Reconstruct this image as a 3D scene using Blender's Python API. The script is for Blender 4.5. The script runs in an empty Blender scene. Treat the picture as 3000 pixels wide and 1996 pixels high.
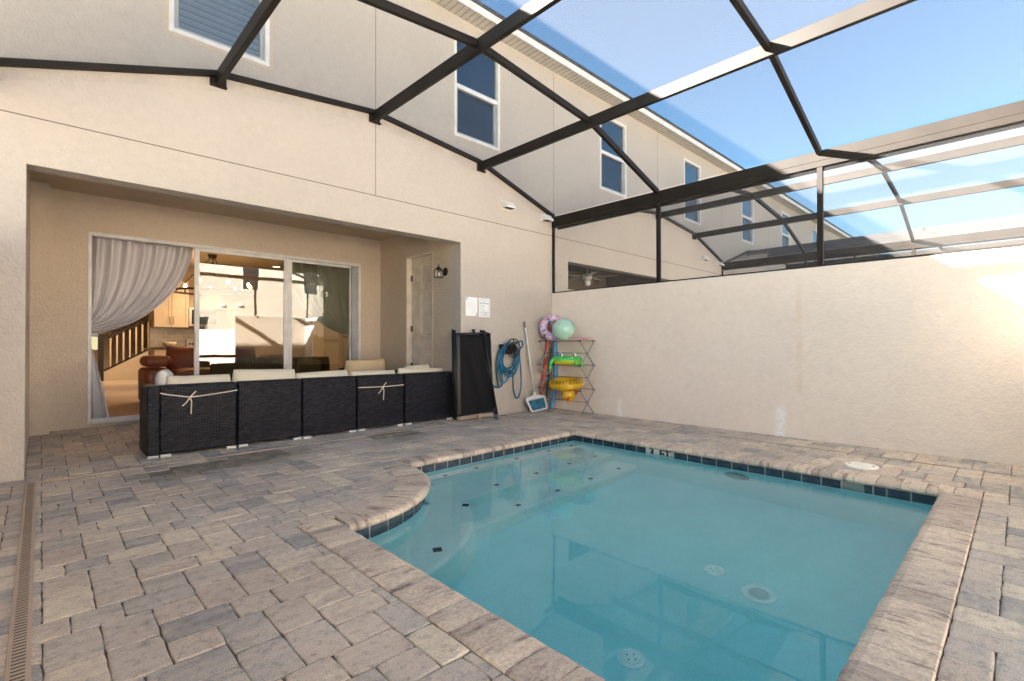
import bpy, bmesh, math, random
from mathutils import Vector, Matrix, noise as mnoise
R = math.radians
random.seed(7)
sc = bpy.context.scene
col = sc.collection

# ---------------------------------------------------------------- camera, sky, sun, exposure
cd = bpy.data.cameras.new('camera'); cam = bpy.data.objects.new('camera', cd); col.objects.link(cam)
cam.location = (-6.38, -5.65, 1.10)
cam.rotation_euler = (R(90.4356), R(0.066), R(-43.866))
cd.lens = 17.25; cd.sensor_width = 36; cd.clip_start = 0.03; cd.clip_end = 600
sc.camera = cam
SUN = Vector((-1.0, 0.77, 0.65)).normalized()
world = bpy.data.worlds.new('World'); sc.world = world; world.use_nodes = True
wn = world.node_tree; bg = wn.nodes['Background']
sky = wn.nodes.new('ShaderNodeTexSky'); sky.sky_type = 'NISHITA'; sky.sun_disc = False
sky.sun_elevation = math.asin(SUN.z); sky.sun_rotation = math.atan2(SUN.x, SUN.y)
sky.air_density = 1.0; sky.dust_density = 2.5; sky.ozone_density = 1.6; sky.altitude = 300
hs = wn.nodes.new('ShaderNodeMix'); hs.data_type = 'RGBA'; hs.blend_type = 'MULTIPLY'; hs.inputs[0].default_value = 1; hs.inputs[7].default_value = (0.245, 0.325, 0.345, 1)
wn.links.new(sky.outputs[0], hs.inputs[6]); wn.links.new(hs.outputs[2], bg.inputs[0]); bg.inputs[1].default_value = 0.05
sl = bpy.data.lights.new('sun', 'SUN'); sun = bpy.data.objects.new('sun', sl); col.objects.link(sun)
sl.energy = 5.0; sl.angle = R(0.6); sl.color = (1.0, 0.935, 0.85)
sun.rotation_euler = SUN.to_track_quat('Z', 'Y').to_euler(); sun.location = (-20, 15, 20)
sc.view_settings.view_transform = 'Standard'; sc.view_settings.look = 'None'
sc.view_settings.exposure = 4.34; sc.view_settings.gamma = 1.0
cy = sc.cycles
cy.use_denoising = True; cy.max_bounces = 12; cy.diffuse_bounces = 8; cy.glossy_bounces = 4
cy.transmission_bounces = 8; cy.transparent_max_bounces = 24; cy.sample_clamp_indirect = 6.0
cy.use_fast_gi = False

# ---------------------------------------------------------------- material helpers
def nt(name):
    m = bpy.data.materials.new(name); m.use_nodes = True
    t = m.node_tree; return m, t, t.nodes['Principled BSDF']
def N(t, kind, **kw):
    n = t.nodes.new('ShaderNode' + kind)
    for k, v in kw.items():
        if k in n.inputs: n.inputs[k].default_value = v
        else: setattr(n, k, v)
    return n
def L(t, a, b): t.links.new(a, b)
def ramp(t, src, stops):
    r = t.nodes.new('ShaderNodeValToRGB'); e = r.color_ramp.elements
    while len(e) < len(stops): e.new(0.5)
    for x, (p, c) in zip(e, stops):
        x.position = p; x.color = (*c, 1) if len(c) == 3 else c
    L(t, src, r.inputs[0]); return r
def objco(t, scale=(1, 1, 1)):
    tc = t.nodes.new('ShaderNodeTexCoord'); mp = t.nodes.new('ShaderNodeMapping')
    mp.inputs['Scale'].default_value = scale; L(t, tc.outputs['Object'], mp.inputs[0]); return mp.outputs[0]
def noise(t, vec, scale, detail=3, rough=0.5):
    n = N(t, 'TexNoise', Scale=scale, Detail=detail, Roughness=rough); L(t, vec, n.inputs['Vector']); return n.outputs['Fac']
def bump(t, p, h, dist, strength=1.0):
    b = N(t, 'Bump', Strength=strength, Distance=dist); L(t, h, b.inputs['Height']); L(t, b.outputs[0], p.inputs['Normal']); return b
def mixc(t, f, a, b):
    m = t.nodes.new('ShaderNodeMix'); m.data_type = 'RGBA'
    for s, v in ((m.inputs[0], f), (m.inputs[6], a), (m.inputs[7], b)):
        if isinstance(v, (int, float)): s.default_value = v
        elif isinstance(v, tuple): s.default_value = (*v, 1)
        else: L(t, v, s)
    return m.outputs[2]
def plain(name, c, rough=0.6, metal=0.0, var=0.12, vs=6, bs=0, bd=0.001, sheen=0):
    m, t, p = nt(name); co = objco(t)
    f = noise(t, co, vs, 4)
    r = ramp(t, f, [(0.3, tuple(x * (1 - var) for x in c)), (0.7, tuple(min(1, x * (1 + var)) for x in c))])
    L(t, r.outputs[0], p.inputs['Base Color']); p.inputs['Roughness'].default_value = rough; p.inputs['Metallic'].default_value = metal
    if sheen: p.inputs['Sheen Weight'].default_value = sheen
    if bs: bump(t, p, noise(t, co, bs, 3), bd)
    return m
def stucco(name, c, stain=None, bd=0.006):
    m, t, p = nt(name); co = objco(t)
    big = noise(t, co, 0.9, 4); sm = noise(t, co, 14, 4)
    r = ramp(t, big, [(0.3, tuple(x * 0.955 for x in c)), (0.7, tuple(x * 1.03 for x in c))])
    c2 = mixc(t, 0.10, r.outputs[0], ramp(t, sm, [(0.35, tuple(x * 0.7 for x in c)), (0.65, tuple(min(1, x * 1.15) for x in c))]).outputs[0])
    if stain:   # mildew speckle that grows along a level where water sits
        hmax, sc_ = stain                     # hmax: how far above the arched cage rail it reaches
        sx = N(t, 'SeparateXYZ'); L(t, co, sx.inputs[0])
        xx = N(t, 'Math', operation='MULTIPLY'); L(t, sx.outputs[0], xx.inputs[0]); L(t, sx.outputs[0], xx.inputs[1])
        hh = N(t, 'Math', operation='MULTIPLY_ADD'); L(t, xx.outputs[0], hh.inputs[0]); hh.inputs[1].default_value = 0.06; L(t, sx.outputs[2], hh.inputs[2])
        mr0 = N(t, 'MapRange'); mr0.inputs[1].default_value = 3.86 + hmax; mr0.inputs[2].default_value = 3.92; L(t, hh.outputs[0], mr0.inputs[0])
        gt = N(t, 'Math', operation='GREATER_THAN'); L(t, hh.outputs[0], gt.inputs[0]); gt.inputs[1].default_value = 3.84
        mr = N(t, 'Math', operation='MULTIPLY'); L(t, mr0.outputs[0], mr.inputs[0]); L(t, gt.outputs[0], mr.inputs[1])
        nz = ramp(t, noise(t, co, 3.2, 8, 0.75), [(0.42, (0, 0, 0)), (0.75, (1, 1, 1))])
        mu = N(t, 'Math', operation='MULTIPLY'); L(t, mr.outputs[0], mu.inputs[0]); L(t, nz.outputs[0], mu.inputs[1])
        mu2 = N(t, 'Math', operation='MULTIPLY'); L(t, mu.outputs[0], mu2.inputs[0]); mu2.inputs[1].default_value = sc_
        c2 = mixc(t, mu2.outputs[0], c2, tuple(x * 0.35 for x in c))
    L(t, c2, p.inputs['Base Color']); p.inputs['Roughness'].default_value = 0.9; p.inputs['Specular IOR Level'].default_value = 0.2
    h1 = ramp(t, noise(t, co, 36, 3, 0.55), [(0.36, (0, 0, 0)), (0.62, (1, 1, 1))])
    h2 = noise(t, co, 110, 2)
    a = N(t, 'Math', operation='MULTIPLY_ADD'); L(t, h2, a.inputs[0]); a.inputs[1].default_value = 0.5; L(t, h1.outputs[0], a.inputs[2])
    bump(t, p, a.outputs[0], bd, 0.75)
    return m
def glassy(name, base, ior_mul, tint=(1, 1, 1), wav=0.0):
    m, t, p = nt(name); t.nodes.remove(p); out = t.nodes['Material Output']
    tr = N(t, 'BsdfTransparent'); tr.inputs[0].default_value = (*tint, 1)
    gl = N(t, 'BsdfGlossy'); gl.inputs['Roughness'].default_value = 0.0
    fr = N(t, 'Fresnel', IOR=1.5); ma = N(t, 'Math', operation='MULTIPLY_ADD'); ma.use_clamp = True
    L(t, fr.outputs[0], ma.inputs[0]); ma.inputs[1].default_value = ior_mul; ma.inputs[2].default_value = base
    mx = N(t, 'MixShader'); L(t, ma.outputs[0], mx.inputs[0]); L(t, tr.outputs[0], mx.inputs[1]); L(t, gl.outputs[0], mx.inputs[2])
    if wav:
        b = N(t, 'Bump', Strength=1.0, Distance=wav); L(t, noise(t, objco(t, (1, 1, 0.6)), 3.2, 1, 0.3), b.inputs['Height']); L(t, b.outputs[0], gl.inputs['Normal'])
    L(t, mx.outputs[0], out.inputs[0]); return m
def emit(name, c, s):
    m, t, p = nt(name); t.nodes.remove(p); e = N(t, 'Emission', Strength=s); e.inputs[0].default_value = (*c, 1)
    L(t, e.outputs[0], t.nodes['Material Output'].inputs[0]); return m

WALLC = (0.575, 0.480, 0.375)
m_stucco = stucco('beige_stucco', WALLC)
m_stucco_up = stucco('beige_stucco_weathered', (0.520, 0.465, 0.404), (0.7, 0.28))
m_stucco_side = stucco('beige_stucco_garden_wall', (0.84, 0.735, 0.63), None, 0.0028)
m_porch_dark = stucco('darkened_porch_stucco', (.20, .155, .115)); m_porch_dark_ceil = plain('darkened_porch_ceiling', (.19, .15, .11), .9)  # neighbours' porch, coloured much darker throughout than the lived-in one
m_bronze = plain('dark_bronze_aluminium', (0.022, 0.0175, 0.0140), 0.5, 0.0, 0.2, 3); m_bronze.node_tree.nodes['Principled BSDF'].inputs['Specular IOR Level'].default_value = .15
m_white = plain('white_vinyl', (0.72, 0.71, 0.69), 0.4)
m_soffit = plain('cream_soffit_vinyl', (0.62, 0.57, 0.49), 0.55)
m_fascia = plain('white_fascia', (0.72, 0.70, 0.66), 0.5)
m_shingle = plain('dark_shingles', (0.055, 0.055, 0.062), 0.95, 0, 0.4, 14, 30, 0.006)
m_joint = plain('dark_joint', (0.06, 0.045, 0.035), 0.9); m_groove = plain('stucco_groove', (.17, .135, .105), .9)
m_ceil = plain('lanai_ceiling_paint', (0.52, 0.42, 0.31), 0.9, 0, 0.05, 4, 60, 0.002)
m_alu = plain('white_door_aluminium', (0.62, 0.61, 0.60), 0.42)
m_alu2 = plain('grey_track_aluminium', (0.35, 0.36, 0.38), 0.4, 0.3)
m_door = plain('painted_door', (0.66, 0.585, 0.49), 0.5)
m_hinge = plain('aged_brass', (0.19, 0.14, 0.09), 0.45, 0.7)
m_blackmetal = plain('black_metal', (0.012, 0.011, 0.011), 0.45, 0.2)
m_glass = glassy('door_glass', 0.055, 1.5, (0.66, 0.67, 0.62), 0.0006)
m_wglass = glassy('window_glass', 0.12, 1.3, (0.86, 0.90, 0.93), 0.002)
m_lampglass = glassy('lantern_glass', 0.02, 0.8, (0.95, 0.95, 0.93))

# window blinds: slats as a bump and tone on one sheet
def blind_mat():
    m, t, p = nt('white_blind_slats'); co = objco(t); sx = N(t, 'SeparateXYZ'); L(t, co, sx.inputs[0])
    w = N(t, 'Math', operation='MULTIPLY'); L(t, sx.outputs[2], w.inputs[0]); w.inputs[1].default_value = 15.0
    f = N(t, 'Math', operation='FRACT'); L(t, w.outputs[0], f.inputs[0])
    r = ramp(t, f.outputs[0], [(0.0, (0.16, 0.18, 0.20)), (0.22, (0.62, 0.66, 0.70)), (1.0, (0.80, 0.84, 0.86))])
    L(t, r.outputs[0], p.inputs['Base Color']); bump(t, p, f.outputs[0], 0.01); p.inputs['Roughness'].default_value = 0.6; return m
m_blind = blind_mat()
def insect_screen():
    m, t, p = nt('window_insect_screen'); t.nodes.remove(p)
    tr = N(t, 'BsdfTransparent'); d = N(t, 'BsdfDiffuse'); d.inputs[0].default_value = (0.03, 0.035, 0.045, 1)
    mx = N(t, 'MixShader'); mx.inputs[0].default_value = 0.25; L(t, tr.outputs[0], mx.inputs[1]); L(t, d.outputs[0], mx.inputs[2])
    L(t, mx.outputs[0], t.nodes['Material Output'].inputs[0]); return m
m_iscreen = insect_screen()
def cage_screen():
    m, t, p = nt('cage_insect_mesh'); t.nodes.remove(p)
    tr = N(t, 'BsdfTransparent'); d = N(t, 'BsdfDiffuse'); tl = N(t, 'BsdfTranslucent')
    d.inputs[0].default_value = (0.075, 0.075, 0.075, 1); tl.inputs[0].default_value = (0.095, 0.09, 0.085, 1)
    a = N(t, 'AddShader'); L(t, d.outputs[0], a.inputs[0]); L(t, tl.outputs[0], a.inputs[1])
    # a woven mesh hides more of what is behind it the flatter one looks along it
    lw = N(t, 'LayerWeight', Blend=0.5)
    r = ramp(t, lw.outputs['Facing'], [(0.0, (0.22,) * 3), (0.55, (0.27,) * 3), (0.78, (0.38,) * 3), (0.93, (0.68,) * 3), (1.0, (0.88,) * 3)])
    mx = N(t, 'MixShader'); L(t, r.outputs[0], mx.inputs[0]); L(t, tr.outputs[0], mx.inputs[1]); L(t, a.outputs[0], mx.inputs[2])
    L(t, mx.outputs[0], t.nodes['Material Output'].inputs[0]); return m
m_screen = cage_screen()

# ---------------------------------------------------------------- mesh builder
class MB:
    def __init__(s): s.v = []; s.f = []; s.a = None
    def pts(s, ps):
        k = len(s.v); s.v += [tuple(p) for p in ps]; return k
    def box(s, x0, x1, y0, y1, z0, z1):
        k = s.pts([(x, y, z) for z in (z0, z1) for (x, y) in ((x0, y0), (x1, y0), (x1, y1), (x0, y1))])
        s.f += [tuple(k + i for i in q) for q in ((3, 2, 1, 0), (4, 5, 6, 7), (0, 1, 5, 4), (1, 2, 6, 5), (2, 3, 7, 6), (3, 0, 4, 7))]; return s
    def bar(s, p0, p1, w, h, up=(0, 0, 1)):     # rectangular bar, w sideways, h along up
        p0 = Vector(p0); p1 = Vector(p1); d = (p1 - p0).normalized(); u = Vector(up)
        sd = d.cross(u)
        if sd.length < 1e-5: sd = d.cross(Vector((1, 0, 0)))
        sd.normalize(); u = sd.cross(d).normalized()
        k = s.pts([p + sd * a * w / 2 + u * b * h / 2 for p in (p0, p1) for a, b in ((-1, -1), (1, -1), (1, 1), (-1, 1))])
        s.f += [tuple(k + i for i in q) for q in ((3, 2, 1, 0), (4, 5, 6, 7), (0, 1, 5, 4), (1, 2, 6, 5), (2, 3, 7, 6), (3, 0, 4, 7))]; return s
    def quad(s, a, b, c, d):
        k = s.pts([a, b, c, d]); s.f.append((k, k + 1, k + 2, k + 3)); return s
    def tube(s, path, r, n=8, closed=False, cap=True):
        P = [Vector(p) for p in path]; m = len(P); rr = r if hasattr(r, '__len__') else [r] * m
        rings = []; pu = None
        for i, p in enumerate(P):
            a = P[(i - 1) % m] if (i > 0 or closed) else p; b = P[(i + 1) % m] if (i < m - 1 or closed) else p
            d = (b - a).normalized()
            if pu is None: pu = d.orthogonal().normalized()
            u = (pu - d * pu.dot(d));
            u = u.normalized() if u.length > 1e-6 else d.orthogonal().normalized()
            pu = u; w = d.cross(u)
            rings.append(s.pts([p + (u * math.cos(2 * math.pi * j / n) + w * math.sin(2 * math.pi * j / n)) * rr[i] for j in range(n)]))
        for i in range(m if closed else m - 1):
            A = rings[i]; B = rings[(i + 1) % m]
            for j in range(n): s.f.append((A + j, A + (j + 1) % n, B + (j + 1) % n, B + j))
        if cap and not closed:
            s.f.append(tuple(rings[0] + j for j in reversed(range(n)))); s.f.append(tuple(rings[-1] + j for j in range(n)))
        return s
    def lathe(s, prof, c, ax=(0, 0, 1), n=20):   # prof: (radius, along)
        c = Vector(c); ax = Vector(ax).normalized(); u = ax.orthogonal().normalized(); w = ax.cross(u)
        rings = [s.pts([c + ax * h + (u * math.cos(2 * math.pi * j / n) + w * math.sin(2 * math.pi * j / n)) * max(r, 1e-4) for j in range(n)]) for r, h in prof]
        for A, B in zip(rings, rings[1:]):
            for j in range(n): s.f.append((A + j, A + (j + 1) % n, B + (j + 1) % n, B + j))
        return s
    def ball(s, c, r, n=20, m=12, sq=(1, 1, 1)):
        c = Vector(c); rings = []
        for i in range(m + 1):
            th = math.pi * i / m
            rings.append(s.pts([(c.x + sq[0] * r * math.sin(th) * math.cos(2 * math.pi * j / n), c.y + sq[1] * r * math.sin(th) * math.sin(2 * math.pi * j / n), c.z - sq[2] * r * math.cos(th)) for j in range(n)]))
        for A, B in zip(rings, rings[1:]):
            for j in range(n): s.f.append((A + j, A + (j + 1) % n, B + (j + 1) % n, B + j))
        return s
    def torus(s, c, R_, r, ax=(0, 0, 1), n=40, m=14, wr=0.0, sq=1.0):
        c = Vector(c); ax = Vector(ax).normalized(); u = ax.orthogonal().normalized(); w = ax.cross(u); rings = []
        for i in range(n):
            a = 2 * math.pi * i / n; d = u * math.cos(a) + w * math.sin(a); rr = r * (1 + wr * (i % 2))
            rings.append(s.pts([c + d * (R_ + rr * math.cos(b)) + ax * rr * sq * math.sin(b) for b in (2 * math.pi * j / m for j in range(m))]))
        for i in range(n):
            A = rings[i]; B = rings[(i + 1) % n]
            for j in range(m): s.f.append((A + j, B + j, B + (j + 1) % m, A + (j + 1) % m))
        return s
    def prism(s, poly, z0, z1):                  # flat polygon (x,y) extruded in z
        n = len(poly); k = s.pts([(x, y, z0) for x, y in poly]); q = s.pts([(x, y, z1) for x, y in poly])
        s.f.append(tuple(k + i for i in reversed(range(n)))); s.f.append(tuple(q + i for i in range(n)))
        for i in range(n): j = (i + 1) % n; s.f.append((k + i, k + j, q + j, q + i))
        return s
    def pillow(s, c, sx, sy, sz, rot=(0, 0, 0), n=12, p=3.0, seed=0):   # cushion: broad in local x,z, thin in y
        M_ = Matrix.Translation(Vector(c)) @ Matrix.Rotation(rot[2], 4, 'Z') @ Matrix.Rotation(rot[0], 4, 'X') @ Matrix.Rotation(rot[1], 4, 'Y')
        for side in (-1, 1):
            k = len(s.v)
            for i in range(n + 1):
                for j in range(n + 1):
                    u = -1 + 2 * i / n; w = -1 + 2 * j / n
                    uu = math.sin(u * math.pi / 2) if abs(u) < 1 else u; ww = math.sin(w * math.pi / 2) if abs(w) < 1 else w
                    th = max(0, (1 - abs(uu) ** p) * (1 - abs(ww) ** p)) ** 0.42
                    pin = 1 - 0.05 * (uu * uu) * (ww * ww)
                    sag = 0.03 * (1 - abs(ww)) * (-1 if uu > 0 else 1) * abs(uu) ** 4
                    q = Vector((uu * sx / 2 * pin - sag * sx * 0.5, side * sy / 2 * (0.10 + 0.90 * th), ww * sz / 2 * pin - 0.02 * sz * (1 - uu * uu) * (ww > 0) * ww))
                    nn = mnoise.noise(Vector((q.x * 7 + seed * 3.1, q.z * 7, side + seed))) * 0.016 * th
                    q.y += side * nn; q.z += nn * 0.6
                    s.v.append(tuple(M_ @ q))
            for i in range(n):
                for j in range(n):
                    a = k + i * (n + 1) + j; q = (a, a + n + 1, a + n + 2, a + 1)
                    s.f.append(q if side < 0 else q[::-1])
            if side < 0: k0 = k
        ring = lambda k: [k + i * (n + 1) for i in range(n + 1)] + [k + n * (n + 1) + j for j in range(1, n + 1)] + [k + i * (n + 1) + n for i in reversed(range(n))] + [k + j for j in reversed(range(1, n))]
        A = ring(k0); B = ring(k)
        for i in range(len(A)): j = (i + 1) % len(A); s.f.append((A[i], B[i], B[j], A[j]))
        return s
    def build(s, name, m, parent=None, smooth=False, bev=0, seg=2, sub=0, attr=None, recalc=True):
        off = Vector(BASE.get(parent.name, (0, 0, 0))) if parent else Vector((0, 0, 0))
        me = bpy.data.meshes.new(name); me.from_pydata([tuple(Vector(v) - off) for v in s.v], [], s.f); me.update()
        if recalc:
            b = bmesh.new(); b.from_mesh(me); bmesh.ops.recalc_face_normals(b, faces=b.faces); b.to_mesh(me); b.free()
        if m is not None: me.materials.append(m)
        o = bpy.data.objects.new(name, me); col.objects.link(o)
        if attr:
            for an, vals in attr.items():
                ca = me.attributes.new(an, 'FLOAT_COLOR', 'POINT')
                ca.data.foreach_set('color', [x for v in vals for x in v])
        if parent: o.parent = parent; BASE[o.name] = tuple(off)
        else: BASE[o.name] = (0, 0, 0)
        if smooth: me.polygons.foreach_set('use_smooth', [True] * len(me.polygons))
        if bev:
            md = o.modifiers.new('bevel', 'BEVEL'); md.width = bev; md.segments = seg; md.limit_method = 'ANGLE'; md.angle_limit = R(40)
        if sub:
            md = o.modifiers.new('subsurf', 'SUBSURF'); md.levels = sub; md.render_levels = sub
        return o
BASE = {}
def tag(o, label=None, cat=None, group=None, kind=None):
    if label: o['label'] = label
    if cat: o['category'] = cat
    if group: o['group'] = group
    if kind: o['kind'] = kind
    return o
def thing(name, label, cat, loc=(0, 0, 0), group=None):
    o = bpy.data.objects.new(name, None); col.objects.link(o); o.location = loc; o.empty_display_size = 0.2
    BASE[o.name] = tuple(loc); return tag(o, label, cat, group)
def dup(root, loc, label, group=None, rz=0.0):
    def cp(o, par):
        c = o.copy(); col.objects.link(c); c.parent = par
        for ch in kids[o.name]: cp(ch, c)
        return c
    kids = {}
    for o in list(col.objects):
        kids.setdefault(o.name, [])
        if o.parent: kids.setdefault(o.parent.name, []).append(o)
    r = cp(root, None); r.location = loc; r.rotation_euler.z = rz; BASE[r.name] = tuple(loc)
    r['label'] = label
    if group: r['group'] = group
    return r
def text_mesh(name, body, size, m, parent, loc, rot, extrude=0.0008, align='CENTER', bold=0.0, sx=1.0):
    cu = bpy.data.curves.new(name, 'FONT'); cu.body = body; cu.size = size; cu.extrude = extrude; cu.align_x = align; cu.align_y = 'CENTER'; cu.offset = bold
    to = bpy.data.objects.new(name + '_tmp', cu); col.objects.link(to)
    bpy.context.view_layer.update()
    me = bpy.data.meshes.new_from_object(to.evaluated_get(bpy.context.evaluated_depsgraph_get())); bpy.data.objects.remove(to)
    me.name = name; me.materials.clear(); me.materials.append(m)
    o = bpy.data.objects.new(name, me); col.objects.link(o)
    off = Vector(BASE.get(parent.name, (0, 0, 0)))
    o.parent = parent; o.location = Vector(loc) - off; o.rotation_euler = rot; o.scale = (sx, 1, 1); BASE[o.name] = tuple(off); return o
def gridwall(xs, zs, y0, y1, hole, axis='y', mb=None):
    """wall slab between y0 and y1 with rectangular holes; axis='x' swaps x and y"""
    mb = mb or MB(); nx, nz = len(xs) - 1, len(zs) - 1
    so = lambda i, j: 0 <= i < nx and 0 <= j < nz and not hole((xs[i] + xs[i + 1]) / 2, (zs[j] + zs[j + 1]) / 2)
    P = (lambda x, y, z: (x, y, z)) if axis == 'y' else (lambda x, y, z: (y, x, z))
    for i in range(nx):
        for j in range(nz):
            if not so(i, j): continue
            a, b, c, d = xs[i], xs[i + 1], zs[j], zs[j + 1]
            mb.quad(P(a, y0, c), P(b, y0, c), P(b, y0, d), P(a, y0, d)); mb.quad(P(b, y1, c), P(a, y1, c), P(a, y1, d), P(b, y1, d))
            if not so(i - 1, j): mb.quad(P(a, y0, c), P(a, y0, d), P(a, y1, d), P(a, y1, c))
            if not so(i + 1, j): mb.quad(P(b, y0, c), P(b, y1, c), P(b, y1, d), P(b, y0, d))
            if not so(i, j - 1): mb.quad(P(a, y0, c), P(a, y1, c), P(b, y1, c), P(b, y0, c))
            if not so(i, j + 1): mb.quad(P(a, y0, d), P(b, y0, d), P(b, y1, d), P(a, y1, d))
    return mb
def inr(v, a, b): return a < v < b

# ---------------------------------------------------------------- the townhouses
W = 6.92; XA, XB = -6.85, 0.07
WINS = ((-5.508, -4.60), (-2.102, -1.212)); WZ = (4.11, 5.605)
OPX = (-6.47, -1.98); OPZ = 2.585
LY = 2.34                                         # back wall of the covered porch
SLX = (-5.96, -2.36); SLZ = (0.13, 2.50)
DY = (0.70, 1.48); DZ = (0.06, 2.555)
def window(parent, x0, x1):
    z0, z1 = WZ; f = MB(); a = 0.045
    f.box(x0, x0 + a, -0.012, 0.07, z0, z1); f.box(x1 - a, x1, -0.012, 0.07, z0, z1)
    f.box(x0 + a, x1 - a, -0.012, 0.07, z1 - a, z1); f.box(x0 + a, x1 - a, -0.012, 0.07, z0, z0 + a)
    w = f.build('window', m_white, parent, bev=0.006)
    zm = z0 + 0.715
    # stucco-coloured casing edge round the window
    c = MB(); e = 0.035
    c.box(x0 - e, x0, -0.004, 0.02, z0 - e, z1 + e); c.box(x1, x1 + e, -0.004, 0.02, z0 - e, z1 + e)
    c.box(x0, x1, -0.004, 0.02, z1, z1 + e); c.box(x0, x1, -0.006, 0.02, z0 - e, z0); c.build('casing', m_stucco, w)
    s = MB(); b = 0.04; X0, X1 = x0 + a, x1 - a
    s.box(X0, X1, 0.0, 0.05, zm, zm + 0.065); s.build('meeting_rail', m_white, w, bev=0.004)
    s = MB(); s.box(X0, X0 + b, 0.03, 0.06, z0 + a, zm); s.box(X1 - b, X1, 0.03, 0.06, z0 + a, zm); s.box(X0 + b, X1 - b, 0.03, 0.06, z0 + a, z0 + a + b)
    s.build('sash', m_white, w)
    MB().box(X0, X1, 0.040, 0.046, zm + 0.065, z1 - a).build('pane', m_wglass, w)
    MB().box(X0 + b, X1 - b, 0.050, 0.056, z0 + a + b, zm).build('pane', m_wglass, w)
    MB().quad((X0, 0.022, z0 + a), (X1, 0.022, z0 + a), (X1, 0.022, zm), (X0, 0.022, zm)).build('insect_screen', m_iscreen, w)
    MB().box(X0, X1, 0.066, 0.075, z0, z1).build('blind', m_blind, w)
    return w
def vent(parent, x, z):
    m = MB(); w = 0.105
    m.box(x - w, x + w, -0.014, 0.0, z - 0.07, z + 0.07); v = m.build('vent', m_fascia, parent, bev=0.003)
    h = MB(); w = .09
    h.quad((x - w, -.0145, z + .062), (x + w, -.0145, z + .062), (x + w, -.055, z + .050), (x - w, -.055, z + .050)); h.quad((x - w, -.055, z + .050), (x + w, -.055, z + .050), (x + w, -.125, z - .03), (x - w, -.125, z - .03)); h.quad((x - w, -.125, z - .03), (x + w, -.125, z - .03), (x + w, -.125, z - .055), (x - w, -.125, z - .055))
    for s in (-1, 1): k = h.pts([(x + s * w, -.0145, z + .062), (x + s * w, -.055, z + .050), (x + s * w, -.125, z - .03), (x + s * w, -.125, z - .055), (x + s * w, -.0145, z - .055)]); h.f.append((k, k + 1, k + 2, k + 3, k + 4))
    o = h.build('vent_hood', m_fascia, v); md = o.modifiers.new('solid', 'SOLIDIFY'); md.thickness = .004
    MB().box(x - w + .006, x + w - .006, -.112, -.015, z - .050, z - .046).build('vent_flap', m_joint, v)
    return v
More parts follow.
